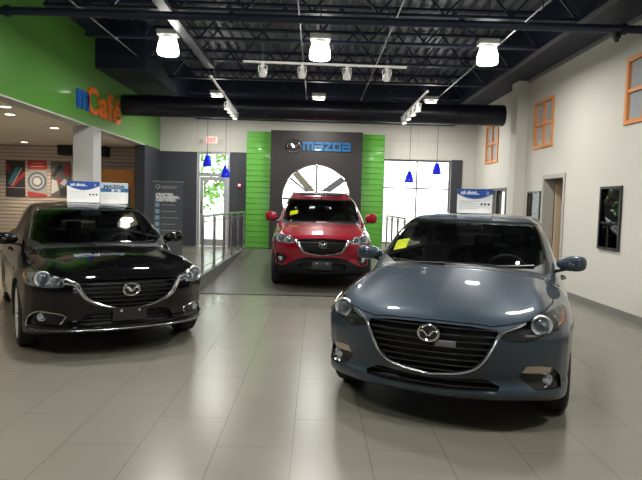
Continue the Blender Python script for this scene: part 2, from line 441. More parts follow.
def rubber(): return mat('tyre_rubber', (.012,.012,.013), .75, bump=(60,.2))
def make_wheel(parent, x, y, z, R, rim_r, spokes, rim_mat, w=.215):
    sg = 1 if x>0 else -1
    e = empty('wheel', (x,y,z)); e.parent = parent
    M = axis_M((0,0,0), (sg,0,0))
    g = G(); h = w/2
    g.lathe([(rim_r-.005,-h*.9),(rim_r+.03,-h),(R-.03,-h*.95),(R-.008,-h*.8),(R,-h*.45),(R,h*.45),(R-.008,h*.8),(R-.03,h*.95),(rim_r+.03,h),(rim_r-.005,h*.9)], 48, M)
    for k in (-.5,-.17,.17,.5): g.lathe([(R+.001,k*h-.004),(R-.006,k*h-.003),(R-.006,k*h+.003),(R+.001,k*h+.004)], 48, M)
    g.build('tyre', rubber(), e)
    g = G(); g.lathe([(rim_r+.006,h*.92),(rim_r+.002,h*.97),(rim_r-.014,h*.9),(rim_r-.022,h*.4),(rim_r-.03,-h*.8),(rim_r,-h*.9)], 48, M)
    for k in range(spokes):
        for da in (-.13,.13):
            a = 2*PI*k/spokes; b = a+da
            p0 = (.045*math.cos(a+da*1.2), .045*math.sin(a+da*1.2), h*.62); p1 = ((rim_r-.01)*math.cos(b), (rim_r-.01)*math.sin(b), h*.84)
            pm = ((p0[0]+p1[0])/2,(p0[1]+p1[1])/2, h*.80)
            g.sweep([p0,pm,p1], [.016,.012,.016], 6, (1,.8), (0,0,1), 0, M=M)
    g.lathe([(.0,h*.72),(.03,h*.72),(.034,h*.66),(.075,h*.58),(.08,h*.3),(.0,h*.3)], 28, M)
    g.build('rim', rim_mat, e)
    g = G(); g.lathe([(0,-h*.1),(.155,-h*.1),(.155,-h*.22),(0,-h*.22)], 32, M); g.build('brake_disc', mat('brake_steel',(.35,.35,.36),.35,.9), e)
    return e
def make_badge(car, parent, z, rx, rz, y=None, sides=False):
    y0 = (car.ysurf(0,z) if y is None else y)-.012
    chrome = mat('chrome', (.85,.86,.88), .08, 1.)
    e = empty('badge', (0,y0,z)); e.parent = parent
    M = axis_M((0,0,0), (0,-1,0), (1,0,0))
    g = G(); n = 40; el = [(rx*math.cos(2*PI*k/n), 0, rz*math.sin(2*PI*k/n)) for k in range(n)]
    g.sweep(el, rx*.13, 8, (1,.8), (0,1,0), closed=True); g.build('badge_ring', chrome, e)
    g = G(); w = []
    for sx in (-1,1):
        p = spline([(sx*.93,.12),(sx*.70,.36),(sx*.42,.30),(sx*.20,-.02),(0,-.30)], 5)
        g.sweep([(x*rx,-.004,q*rz) for x,q in p], [rx*(.05+.13*min(1,i/6)) for i in range(len(p))], 6, (1,.6), (0,1,0))
    g.build('badge_wings', chrome, e)
    g = G(); g.lathe([(0,-.002),(rx*.97,-.002),(rx*1.0,-.03),(0,-.03)], 40, M@Matrix.Diagonal((1,rz/rx,1,1)) if False else M)
    g.v = [(a,b,c*rz/rx) for a,b,c in g.v]; g.build('badge_plate', mat('badge_black', (.012,.012,.014), .3), e)
    return e
def make_mirror(parent, car, sg, x, y, z, paint, cap_s=(.125,.075,.075)):
    e = empty('side_mirror', (sg*x,y,z)); e.parent = parent
    g = G(); rows = []; a,b,c = cap_s; nu = 18; nv = 14
    for i in range(nv+1):
        ph = -PI/2+PI*i/nv; r = []
        for k in range(nu+1):
            th = 2*PI*k/nu
            cx = math.copysign(abs(math.cos(th))**.55, math.cos(th)); sy = math.copysign(abs(math.sin(th))**.8, math.sin(th))
            cp = math.cos(ph)**.5 if math.cos(ph)>0 else 0; X_ = a*cp*cx; 
            Yq = b*cp*sy; Yq = min(Yq, b*.35)       # flat rear where the mirror glass sits
            taper = 1-.38*(X_*sg < 0)*abs(X_)/a
            Zq = c*math.copysign(abs(math.sin(ph))**.75, math.sin(ph))*taper+.006*X_*sg/a
            r.append((X_, Yq, Zq))
        rows.append(r)
    g.grid(rows); g.build('mirror_cap', paint, e, angle=60)
    g = G(); xi = car.xsurf(y+.02, z-.05)
    g.sweep([(-sg*a*.35,0,-c*.75),(-sg*a*.8,.01,-c*1.0),(-sg*(x-xi+.02),.03,-c*1.0-.01)], [.028,.026,.034], 8, (1,.6)); g.build('mirror_arm', mat('trim_black',(.01,.01,.011),.35), e)
    g = G(); g.sweep([(sg*a*.05,-b*.93,.0),(sg*a*.55,-b*.80,.002),(sg*a*.93,-b*.28,.004)], .007, 6); g.build('turn_signal', mat('signal_amber',(.65,.35,.18),.25,coat=1), e)
    g = G(); g.box(-a*.8,a*.8,b*.36,b*.38,-c*.62,c*.62); g.build('mirror_glass', mat('mirror_silver',(.8,.82,.85),.02,1.), e)
    return e
def make_seat(parent, x, y, z, cloth, w=.50):
    e = empty('seat', (x,y,z)); e.parent = parent
    G().box(-w/2,w/2,-.27,.25,.18,.34,bev=.05).build('seat_cushion', cloth, e)
    Mb = Matrix.Translation((0,.24,.30))@Matrix.Rotation(-.30,4,'X')
    g = G(); g.box(-w/2,w/2,-.06,.07,0,.58,M=Mb,bev=.055); g.build('seat_back', cloth, e)
    g = G(); g.box(-.13,.13,-.05,.05,.63,.82,M=Mb,bev=.045)
    for s in (-.05,.05): g.sweep([Mb@Vector((s,0,.55)),Mb@Vector((s,0,.68))], .007, 6)
    g.build('headrest', cloth, e)
    G().box(-w/2+.06,w/2-.06,-.22,.22,.0,.2).build('seat_base', mat('trim_black',(.01,.01,.011),.35), e)
def car_interior(car, parent, dash_y, dash_z, seat_z, cloth, rear_y, wheel_side=1):
    dark = mat('interior_black', (.015,.015,.016), .6); c = car.c
    W = c['W']-.13
    # dashboard
    g = G(); rows = []
    for y,z in ((dash_y-.12,dash_z-.02),(dash_y+.15,dash_z+.0),(dash_y+.36,dash_z-.0),(dash_y+.44,dash_z-.04),(dash_y+.47,dash_z-.16),(dash_y+.40,dash_z-.35),(dash_y+.1,dash_z-.45)):
        rows.append([(x*W*(1 if y>dash_y+.1 else .86), y, z+(.045*math.exp(-((x*W-wheel_side*.37)/.2)**2) if z>dash_z-.1 and y>dash_y+.2 else 0)) for x in np.linspace(-1,1,25)])
    g.grid(rows); g.build('dashboard', dark, parent)
    g = G(); sx = wheel_side*.37; M = axis_M((sx, dash_y+.62, dash_z-.05), (0,-1,-.42))
    n = 32; ring = [M@Vector((.185*math.cos(2*PI*k/n), .185*math.sin(2*PI*k/n), 0)) for k in range(n)]
    g.sweep(ring, .015, 8, closed=True, up=(0,1,.3))
    for a in (0, PI, PI*1.5): g.sweep([M@Vector((.18*math.cos(a),.18*math.sin(a),0)), M@Vector((0,0,.02))], .02, 6)
    g.lathe([(0,.0),(.07,.0),(.06,.04),(0,.05)], 20, M); g.build('steering_wheel', dark, parent)
    G().box(-W, W, dash_y+.1, rear_y+.7, .20, .28).build('cabin_floor', dark, parent)
    for s in (-.37,.37): make_seat(parent, s, dash_y+1.12, seat_z, cloth)
    g = G(); Mb = Matrix.Translation((0,rear_y,seat_z+.25))@Matrix.Rotation(-.38,4,'X'); g.box(-.62,.62,-.08,.08,0,.62,M=Mb,bev=.06); g.box(-.62,.62,rear_y-.5,rear_y,seat_z+.12,seat_z+.3,bev=.06)
    g.build('rear_bench', cloth, parent)
    for s in (-.42,0,.42):
        g = G(); g.box(s-.12,s+.12,-.04,.05,.60,.76,M=Mb,bev=.04); g.build('headrest', cloth, parent)
    zc = car.c['mirror_z']; g = G(); g.box(-.125,.125,-.02,.02,-.035,.035,M=Matrix.Translation((0,car.c['mirror_y'],zc)),bev=.018)
    g.sweep([(0,car.c['mirror_y']-.02,zc+.02),(0,car.c['mirror_y']-.09,zc+.055)], .012, 6); g.build('rear_view_mirror', dark, parent)
    # door cards inside
    for sg in (-1,1):
        g = G(); g.grid([[(sg*(car.xsurf(y,z)-.07), y, z) for y in np.linspace(dash_y+.1, rear_y+.55, 14)] for z in (.3,.6,.8,c['belt']-.04)])
        g.build('door_card', dark, parent)
def headlamp(car, parent, sg, name, proj, r, back, lens, second=None, drl=None, amber=None):
    """housing behind the clear cover, projector with bezel, light guide"""
    nm = name+('#' if sg<0 else '')
    e = empty('headlamp', (0,0,0)); e.parent = parent
    car.patch(nm, 'lamp_cover', lens, e)
    car.lining([nm], 'lamp_housing', back, e, 0, vec=(-sg*.035,.10,-.005))
    chrome = mat('chrome', (.85,.86,.88), .08, 1.); px,pz = proj; y = car.ysurf(px,pz)
    for k,(x,z,rr) in enumerate([(px,pz,r)]+([second] if second else [])):
        yy = car.ysurf(x,z)+.022; M = axis_M((sg*x, yy, z), (sg*.12,-1,0))
        g = G(); g.lathe([(rr*1.5,-.03),(rr*1.5,.004),(rr*1.42,.010),(rr*1.12,-.004),(rr*1.0,-.02)], 28, M); g.build('lamp_bezel', mat('bezel_silver',(.72,.73,.75),.25,.5), e)
        g = G(); g.lathe([(rr*1.02,-.02)]+[(rr*math.cos(a), -.015+rr*.45*math.sin(a)) for a in np.linspace(0,PI/2-.02,7)], 28, M)
        g.build('projector_lens', mat('lamp_lens', (.22,.25,.28), .04, .6, coat=1), e)
    if drl:
        pts = [(sg*x, car.ysurf(x,z)+.02, z) for x,z in spline(drl,5)]
        g = G(); g.sweep(pts, .008, 6); g.build('light_guide', chrome, e)
    if amber:
        pts = [(sg*x, car.ysurf(x,z)+.018, z) for x,z in spline(amber,5)]
        g = G(); g.sweep(pts, [.012]*len(pts), 6, (1,.5)); g.build('side_reflector', mat('reflector_amber',(.22,.09,.03),.2,coat=1), e)
    return e
def fog_lamp(car, parent, sg, x, z, r, depth=.03):
    y = car.ysurf(x,z)+depth*.3; e = empty('fog_lamp', (sg*x,y,z)); e.parent = parent
    M = axis_M((0,0,0), (sg*.22,-1,0))
    g = G(); g.lathe([(r*.62,-.025),(r*.80,-.006),(r*.98,.004),(r*1.03,-.004),(r*1.05,-.05)], 26, M); g.build('fog_ring', mat('chrome', (.85,.86,.88), .08, 1.), e)
    g = G(); g.lathe([(r*.64,-.03),(r*.55,-.014),(r*.3,-.006),(0,-.003)], 22, M); g.build('fog_lens', mat('fog_lens', (.55,.58,.6), .12, .5, coat=1), e)
def shut_lines(car, paths, axis, name='shut_line', **k):
    for p,both in paths: 
        if both: car.cut(name, strip(p,.008), axis, **k)
        else: car.cut(name, strip(p,.008), axis, both=False, **k)
def poly_span(poly, z):
    """widest x inside the right half outline at height z"""
    xs = []
    n = len(poly)
    for i in range(n):
        (x0,z0),(x1,z1) = poly[i],poly[(i+1)%n]
        if (z0>z) != (z1>z): xs.append(x0+(z-z0)*(x1-x0)/(z1-z0))
    return max(xs) if xs else 0
def build_car(cfg, d, name, label, loc, rz, pitch=0):
    car = Car(cfg); root = empty(name, loc, rz, label, 'car'); root.rotation_euler = (pitch,0,rz)
    paint = d['paint']; black = mat('trim_black',(.01,.01,.011),.35); gap = mat('shut_gap',(.004,.004,.004),.8)
    chrome = mat('chrome', (.85,.86,.88), .08, 1.)
    cav = mat('grille_black',(.006,.006,.007),.45)
    zc = cfg['belt']
    # ---- outlines cut into the skin
    car.cuts('windshield', d['windshield'], 'z')
    car.cuts('cowl', d['cowl'], 'z')
    car.cuts('rear_window', d['rear_window'], 'z')
    if 'sunroof' in d: car.cuts('sunroof', d['sunroof'], 'z')
    for w in d['side_windows']: car.cut('side_window', spline(w,3,True) if len(w)>8 else w, 'x', ok=lambda m,n: m.z>zc-.05)
    car.cut('quarter_trim', d['pillar_trim'], 'x', ok=lambda m,n: m.z>zc-.05)
    car.cuts('grille', d['grille'], 'y')
    if 'intake' in d: car.cuts('intake', d['intake'], 'y')
    hl = d['headlamp']; car.cut('headlamp', spline(hl,3,True), 'y', ok=lambda m,n: n.y<-.01 and m.y<1.0, sides=True)
    if 'signal' in d: car.cut('signal', d['signal'], 'y', sides=True)
    car.cut('fog', d['fog_bezel'], 'y', sides=True)
    if 'plate' in d: car.cuts('plate', d['plate'], 'y', over=('intake',))
    for z in d.get('cladding',[]): car.cuts('cladding', z, 'y')
    shut_lines(car, d['hood_lines'], 'z')
    car.cuts('hood', d['hood_panel'], 'z')
    shut_lines(car, [(p,True) for p in d['door_lines']], 'x')
    for i,p in enumerate(d['doors']): car.cut('door%d'%i, p, 'x', sides=True)
    if 'cladding' in d:
        for yc in cfg['axles']:
            a = [(yc+(cfg['arch']+.065)*math.cos(t), cfg['wz']+(cfg['arch']+.06)*math.sin(t)) for t in np.linspace(-.5,PI+.5,24)]
            car.cut('cladding', a, 'x')
        car.cut('cladding', [(1.1,.20),(3.4,.20),(3.4,.36),(1.1,.36)], 'x')
    car.cut('fuel', [(0,0)]*3, 'x') if False else None
    rid = car.names.setdefault('well', len(car.names)+1); lay = car.lay
    for f in car.bm.faces:
        if f[lay] in (0, car.names.get('cladding',-1)) and abs(f.normal.x)<.75:
            m = f.calc_center_median()
            for yc in cfg['axles']:
                if math.hypot(m.y-yc, m.z-cfg['wz'])<cfg['arch']+.004 and abs(m.x)<cfg['W']+.02: f[lay] = rid
    und = car.names.setdefault('under', len(car.names)+1)
    for f in car.bm.faces:
        if f[lay]==0 and f.normal.z<-.6 and f.calc_center_median().z<.3: f[lay] = und
    zt = d['tail_z']; car.cut('tail', [(cfg['W']-.27,zt-.05),(cfg['W']-.26,zt+.05),(cfg['W']+.05,zt+.09),(cfg['W']+.05,zt-.06)], 'y', ok=lambda m,n: n.y>.08 and m.y>cfg['L']-.5)
    car.index()
    # ---- skin
    car.patch('', 'body', paint, root)
    car.patch('hood', 'hood', paint, root)
    for i in range(len(d['doors'])):
        for s in ('','#'):
            o = car.patch('door%d'%i+s, 'door', paint, root)
            if not o: continue
            sg = -1 if s else 1; y,z = d['handles'][i]; x = car.xsurf(y,z)
            g = G(); g.sweep([(sg*(x-.005),y-.09,z),(sg*(x+.028),y-.05,z+.002),(sg*(x+.03),y+.06,z+.004),(sg*(x-.005),y+.10,z+.004)], .013, 8, (.8,1)); g.build('door_handle', paint, o)
    car.patches('well', 'wheel_arch_liner', cav, root, 30); car.patch('under', 'underbody', cav, root)
    car.linings('shut_line', 'shut_line', gap, root, .006)
    car.patches('cladding', 'lower_cladding', mat('cladding_plastic',(.006,.006,.007),.7,spec=.2), root)
    car.patch('cowl', 'cowl_panel', black, root)
    car.patches('quarter_trim', 'pillar_trim', black, root, shift=.001)
    wg = glass('windshield_glass', (.62,.68,.66)); sgm = glass('side_glass', (.42,.46,.45))
    wsd = car.patch('windshield', 'windshield', wg, root)
    car.patch('rear_window', 'rear_window', sgm, root); car.patch('sunroof', 'sunroof', glass('sunroof_glass', (.03,.03,.03)), root)
    for sx in (1,-1):
        for w in d['side_windows']:
            y0,y1 = min(p[0] for p in w)-.01, max(p[0] for p in w)+.01
            car.patch('side_window', 'side_window', sgm, root, filt=lambda f: f.calc_center_median().x*sx>0 and y0<f.calc_center_median().y<y1)
    car.lining(['', 'quarter_trim'], 'headliner', mat('headliner',(.30,.29,.27),.8), root, .025, cond=lambda f: f.calc_center_median().z>zc+.02 and abs(f.normal.z)+abs(f.normal.x)>0)
    # ---- front end
    car.lining(['grille'], 'grille_surround', cav, root, 0, vec=(0,.075,0))
    gp = d['grille']; z0 = min(p[1] for p in gp); z1 = max(p[1] for p in gp)
    for z in np.arange(z0+.03, z1-.015, d['slat']):
        w = poly_span(gp, z)-.012
        if w < .04: continue
        xs = np.linspace(-w, w, 25); pts = [(x, car.ysurf(x,z)+.022, z) for x in xs]
        g = G(); g.sweep(pts, .0105, 6, (1.9,.62)); g.build('grille_slat', mat('slat_black',(.013,.013,.014),.22,coat=.5), root)
    wp = spline([(-x,z) for x,z in d['wing'][::-1]]+d['wing'][(1 if d['wing'][0][0]==0 else 0):], 5)
    wr = [d['wing_r']*(.75+d.get('wing_end',.9)*min(1,abs(x)/d['wing'][-1][0])**3)*(1 if abs(x)<d['wing'][-1][0]*.96 else .5) for x,z in wp]
    g = G(); g.sweep([(x, car.ysurf(x,z)-.004, z) for x,z in wp], wr, 8, (1,1.0), (0,1,0)); g.build('grille_wing', d['wing_mat'], root)
    if 'intake' in d:
        car.lining(['intake'], 'lower_intake', cav, root, 0, vec=(0,.07,0))
        ip = d['intake']; a = min(p[1] for p in ip); b = max(p[1] for p in ip)
        for z in np.arange(a+.025, b-.01, .035):
            w = poly_span(ip, z)-.01
            if w < .05: continue
            g = G(); g.sweep([(x, car.ysurf(x,z)+.035, z) for x in np.linspace(-w,w,21)], .006, 6, (2,.7)); g.build('intake_slat', mat('slat_black',(.013,.013,.014),.22,coat=.5), root)
    for sg in (1,-1):
        sfx = '' if sg>0 else '#'
        headlamp(car, root, sg, 'headlamp', *d['projector'], d['lamp_back'], glass('lamp_cover_glass', (.93,.95,.96)), second=d.get('second'), drl=d.get('drl'), amber=d.get('amber'))
        if 'signal' in d: 
            car.lining(['signal'+sfx], 'signal_housing', mat('lamp_lens', (.75,.8,.85), .04, .55, coat=1), root, 0, vec=(0,.012,0)); car.patch('signal'+sfx, 'turn_signal', mat('signal_clear',(.42,.33,.28),.12,.5,coat=1), root, shift=.001)
        car.lining(['fog'+sfx], 'fog_lamp_surround', black, root, 0, vec=(-sg*.01,.03,0))
        fog_lamp(car, root, sg, *d['fog'])
        if 'fog_trim' in d:
            g = G(); g.sweep([(sg*x, car.ysurf(x,z)-.003, z) for x,z in spline(d['fog_trim'],4)], .008, 6); g.build('fog_trim', chrome, root)
        mx,my,mz = d['mirror']; make_mirror(root, car, sg, mx, my, mz, paint, d.get('mirror_s',(.125,.075,.075)))
    make_badge(car, root, *d['badge'])
    if 'plate' in d: 
        car.lining(['plate'], 'plate_bracket', mat('plate_black',(.016,.016,.017),.4), root, 0, vec=(0,-.018,0))
        z = (d['plate'][0][1]+d['plate'][2][1])/2; 
        for x in (-.085,.085): g = G(); g.lathe([(.0,.006),(.014,.004),(.016,-.004)], 16, axis_M((x, car.ysurf(x,z+.03)-.02, z+.035), (0,-1,0))); g.build('plate_bolt', chrome, root)
    if 'lip' in d:
        p = spline([(-x,z) for x,z in d['lip'][::-1]]+d['lip'][1:],5); g = G(); g.sweep([(x, car.ysurf(x,z)-.002, z) for x,z in p], .008, 6, (1,1), (0,1,0)); g.build('lip_trim', mat('lip_grey',(.25,.26,.27),.25,.9), root)
    # ---- wipers
    for s in d['wipers']:
        p = [(x, y, car.zsurf(x,y)+.012) for x,y in s]; g = G(); g.sweep(p, [.012]+[.006]*(len(p)-1), 6); g.build('wiper', black, root)
    # ---- wheels
    R,rr,ns = d['wheel']
    for yc in cfg['axles']:
        for sg in (1,-1): make_wheel(root, sg*(cfg['W']-.125), yc, R, R, rr, ns, d['rim'])
    car_interior(car, root, d['dash'][0], d['dash'][1], d['seat_z'], mat('seat_cloth',(.02,.02,.022),.8), d['rear_seat'])
    car.patches('tail', 'tail_lamp', mat('tail_red',(.35,.01,.01),.15,coat=1), root, shift=.002)
    return car, root
M3 = dict(
 paint=mat('steel_blue_paint', (.026,.040,.056), .42, .3, coat=1., spec=.1), lamp_back=mat('lamp_dark',(.07,.075,.08),.2,.5),
 windshield=[(0,1.24),(.35,1.27),(.60,1.37),(.735,1.54),(.63,2.16),(.45,2.07),(.2,2.03),(0,2.02)],
 cowl=[(0,1.12),(.35,1.15),(.62,1.25),(.755,1.42),(.75,1.56),(.3,1.40),(0,1.35)],
 rear_window=[(0,3.62),(.45,3.64),(.56,3.70),(.60,4.0),(.55,4.12),(0,4.14)],
 side_windows=[[(1.74,1.035),(1.95,1.17),(2.2,1.30),(2.48,1.365),(2.48,1.035)],[(2.56,1.035),(2.56,1.37),(2.9,1.37),(3.2,1.32),(3.5,1.21),(3.58,1.12),(3.45,1.05)]],
 pillar_trim=[(2.475,1.03),(2.475,1.368),(2.565,1.372),(2.565,1.03)],
 grille=[(0,.752),(.25,.748),(.43,.733),(.44,.712),(.40,.63),(.345,.525),(.28,.462),(.18,.43),(.06,.412),(0,.405)],
 slat=.042, wing=[(0,.398),(.06,.404),(.18,.42),(.285,.455),(.355,.52),(.41,.62),(.455,.712),(.52,.742),(.60,.772)], wing_r=.0085, wing_mat=mat('satin_chrome',(.75,.77,.8),.16,1.),
 intake=[(0,.375),(.20,.385),(.34,.400),(.37,.395),(.46,.35),(.45,.322),(.2,.312),(0,.306)],
 headlamp=[(.455,.695),(.50,.738),(.60,.777),(.69,.812),(.77,.838),(.835,.835),(.868,.80),(.872,.765),(.845,.735),(.79,.712),(.726,.69),(.64,.664),(.56,.655),(.50,.668)],
 projector=((.70,.755),.046), drl=[(.60,.70),(.66,.695),(.74,.705),(.79,.735),(.80,.775),(.77,.805)], amber=[(.80,.75),(.83,.775),(.835,.805)],
 signal=[(.595,.448),(.62,.492),(.69,.490),(.775,.472),(.768,.434),(.68,.438)],
 fog_bezel=[(.575,.425),(.592,.452),(.593,.447),(.68,.437),(.768,.433),(.79,.46),(.835,.40),(.845,.32),(.76,.315),(.68,.325),(.625,.365)],
 fog=(.745,.375,.052),
 hood_lines=[([(0,.062),(.2,.068),(.40,.095),(.50,.145),(.62,.235),(.72,.40),(.765,.62),(.775,.9),(.77,1.15),(.76,1.40)],True)],
 hood_panel=[(0,.062),(.2,.068),(.40,.095),(.50,.145),(.62,.235),(.72,.40),(.765,.62),(.775,.9),(.77,1.15),(.76,1.45),(.62,1.2),(.35,1.1),(0,1.08)],
 door_lines=[[(1.42,.30),(1.40,.6),(1.47,.99)],[(2.52,.30),(2.52,1.03)],[(3.18,.34),(3.35,.70),(3.62,1.03)]],
 doors=[[(1.42,.30),(1.40,.6),(1.47,.99),(1.74,1.03),(2.52,1.03),(2.52,.30)],[(2.52,.30),(2.52,1.03),(3.62,1.03),(3.35,.70),(3.18,.34)]],
 handles=[(2.36,.86),(3.33,.89)], mirror=(.925,1.70,1.06), mirror_s=(.125,.08,.068), badge=(.69,.067,.053),
 wipers=[[(.62,1.40),(.40,1.28),(.05,1.22),(-.15,1.215)],[(-.10,1.17),(-.35,1.24),(-.60,1.38)]],
 wheel=(.325,.235,5), rim=mat('rim_dark',(.25,.25,.27),.25,.9), dash=(1.36,.965), seat_z=.24, rear_seat=3.25, tail_z=.88)
SEDAN3.update(top=1.48, mirror_z=1.335, mirror_y=2.03)
SEDAN6.update(top=1.47, mirror_z=1.33, mirror_y=2.15); SUV.update(top=1.665, mirror_z=1.52, mirror_y=2.0)
M6 = dict(M3, paint=mat('black_paint', (.002,.002,.0022), .3, .0, coat=1., spec=.0), lamp_back=mat('lamp_silver',(.62,.63,.66),.3,.5),
 windshield=[(0,1.34),(.35,1.37),(.62,1.48),(.75,1.66),(.65,2.32),(.45,2.24),(.2,2.20),(0,2.19)],
 cowl=[(0,1.22),(.35,1.25),(.64,1.36),(.775,1.54),(.77,1.68),(.3,1.50),(0,1.45)],
 rear_window=[(0,3.70),(.45,3.72),(.58,3.80),(.60,4.2),(.55,4.32),(0,4.36)],
 side_windows=[[(1.86,1.035),(2.1,1.18),(2.35,1.30),(2.66,1.365),(2.66,1.035)],[(2.74,1.035),(2.74,1.37),(3.1,1.36),(3.45,1.30),(3.75,1.18),(3.85,1.09),(3.65,1.05)]],
 pillar_trim=[(2.655,1.03),(2.655,1.368),(2.745,1.372),(2.745,1.03)],
 grille=[(0,.762),(.25,.765),(.43,.752),(.46,.735),(.42,.64),(.37,.575),(.28,.53),(.15,.50),(0,.488)],
 wing=[(0,.478),(.12,.486),(.265,.522),(.37,.575),(.43,.64),(.475,.718),(.53,.740),(.60,.758)], wing_r=.014, wing_end=1.9, wing_mat=mat('satin_chrome',(.75,.77,.8),.16,1.),
 intake=[(0,.445),(.30,.462),(.40,.43),(.44,.36),(.42,.325),(.2,.318),(0,.315)],
 headlamp=[(.575,.705),(.60,.765),(.66,.80),(.75,.825),(.83,.822),(.885,.79),(.90,.75),(.885,.715),(.84,.692),(.77,.685),(.70,.683),(.63,.69)],
 projector=((.735,.755),.050), second=(.64,.74,.030), drl=[(.63,.705),(.70,.700),(.78,.712),(.81,.75),(.79,.795)], amber=[(.84,.72),(.87,.755),(.86,.79)],
 fog_bezel=[(.545,.425),(.69,.445),(.79,.438),(.845,.37),(.86,.305),(.72,.335),(.58,.345)], fog=(.745,.393,.040),
 fog_trim=[(.60,.345),(.56,.42),(.69,.447),(.79,.44),(.85,.37),(.865,.30)],
 plate=[(0,.492),(.16,.492),(.16,.362),(0,.362)],
 hood_lines=[([(0,.058),(.2,.064),(.40,.09),(.52,.145),(.66,.26),(.75,.42),(.785,.64),(.79,.9),(.79,1.25),(.78,1.5)],True)],
 hood_panel=[(0,.058),(.2,.064),(.40,.09),(.52,.145),(.66,.26),(.75,.42),(.785,.64),(.79,.9),(.79,1.25),(.78,1.55),(.62,1.3),(.35,1.2),(0,1.18)],
 door_lines=[[(1.50,.30),(1.48,.6),(1.55,.99)],[(2.70,.30),(2.70,1.03)],[(3.30,.34),(3.50,.70),(3.85,1.03)]],
 doors=[[(1.50,.30),(1.48,.6),(1.55,.99),(1.86,1.03),(2.70,1.03),(2.70,.30)],[(2.70,.30),(2.70,1.03),(3.85,1.03),(3.50,.70),(3.30,.34)]],
 handles=[(2.52,.87),(3.55,.90)], mirror=(.965,1.84,1.045), badge=(.668,.074,.058),
 wipers=[[(.62,1.51),(.40,1.38),(.05,1.32),(-.15,1.315)],[(-.10,1.27),(-.35,1.34),(-.60,1.48)]],
 wheel=(.335,.25,10), rim=mat('rim_silver',(.75,.76,.78),.3,.6), dash=(1.46,.965), seat_z=.22, rear_seat=3.4, tail_z=.93)
del M6['signal']; M6['lip'] = [(0,.285),(.4,.283),(.7,.275),(.86,.27)]
C5 = dict(M6, paint=mat('red_paint', (.20,.002,.012), .4, .15, spec=.1, coat=1.), lamp_back=mat('lamp_silver',(.62,.63,.66),.3,.5),
 windshield=[(0,1.23),(.35,1.26),(.62,1.36),(.745,1.50),(.66,2.06),(.45,1.99),(.2,1.95),(0,1.94)],
 cowl=[(0,1.11),(.35,1.14),(.64,1.25),(.775,1.40),(.77,1.52),(.3,1.38),(0,1.33)],
 rear_window=[(0,4.12),(.45,4.13),(.58,4.16),(.60,4.38),(.55,4.44),(0,4.46)],
 sunroof=[(0,2.12),(.42,2.14),(.44,2.2),(.44,2.75),(0,2.77)],
 side_windows=[[(1.72,1.17),(1.95,1.33),(2.2,1.46),(2.48,1.54),(2.48,1.17)],[(2.56,1.17),(2.56,1.545),(3.0,1.55),(3.30,1.53),(3.45,1.20)],[(3.55,1.20),(3.42,1.52),(3.8,1.44),(3.98,1.30),(3.85,1.22)]],
 pillar_trim=[(2.475,1.165),(2.475,1.545),(2.565,1.55),(2.565,1.165)],
 grille=[(0,.925),(.28,.918),(.42,.90),(.415,.87),(.355,.77),(.315,.71),(.22,.675),(0,.645)], slat=.045,
 wing=[(0,.637),(.22,.664),(.325,.70),(.37,.765),(.425,.85),(.45,.875),(.50,.885)], wing_r=.013,
 intake=[(0,.50),(.30,.50),(.42,.47),(.40,.38),(.2,.36),(0,.36)],
 headlamp=[(.435,.885),(.50,.925),(.60,.948),(.70,.965),(.80,.962),(.865,.935),(.895,.89),(.88,.855),(.80,.838),(.70,.832),(.60,.828),(.50,.845)],
 projector=((.72,.90),.052), second=(.58,.888,.038), drl=[(.50,.865),(.60,.850),(.72,.848)], amber=[(.83,.865),(.865,.89),(.85,.93)],
 fog_bezel=[(.60,.57),(.63,.605),(.79,.635),(.815,.56),(.79,.46),(.68,.445)], fog=(.725,.54,.042),
 plate=[(0,.535),(.16,.535),(.16,.40),(0,.40)],
 cladding=[[(0,.60),(.25,.605),(.38,.58),(.55,.50),(.62,.455),(.70,.43),(.80,.44),(.95,.47),(.95,.15),(0,.15)]],
 hood_lines=[([(0,.072),(.2,.078),(.40,.105),(.50,.155),(.66,.28),(.75,.42),(.785,.64),(.79,.9),(.79,1.15),(.78,1.4)],True)],
 hood_panel=[(0,.072),(.2,.078),(.40,.105),(.50,.155),(.66,.28),(.75,.42),(.785,.64),(.79,.9),(.79,1.15),(.78,1.45),(.62,1.2),(.35,1.1),(0,1.08)],
 door_lines=[[(1.42,.38),(1.40,.7),(1.47,1.12)],[(2.52,.38),(2.52,1.16)],[(3.13,.42),(3.30,.80),(3.50,1.18)]],
 doors=[[(1.42,.38),(1.40,.7),(1.47,1.12),(1.72,1.16),(2.52,1.16),(2.52,.38)],[(2.52,.38),(2.52,1.16),(3.50,1.18),(3.30,.80),(3.13,.42)]],
 handles=[(2.36,.98),(3.30,1.0)], mirror=(.98,1.62,1.19), mirror_s=(.12,.08,.095), badge=(.832,.068,.056),
 wipers=[[(.62,1.38),(.40,1.27),(.05,1.21),(-.15,1.205)],[(-.10,1.16),(-.35,1.23),(-.60,1.37)]],
 wheel=(.36,.25,5), dash=(1.36,1.09), seat_z=.36, rear_seat=3.2, tail_z=1.05)
C5 = {k:v for k,v in C5.items() if k not in ('fog_trim','lip')}
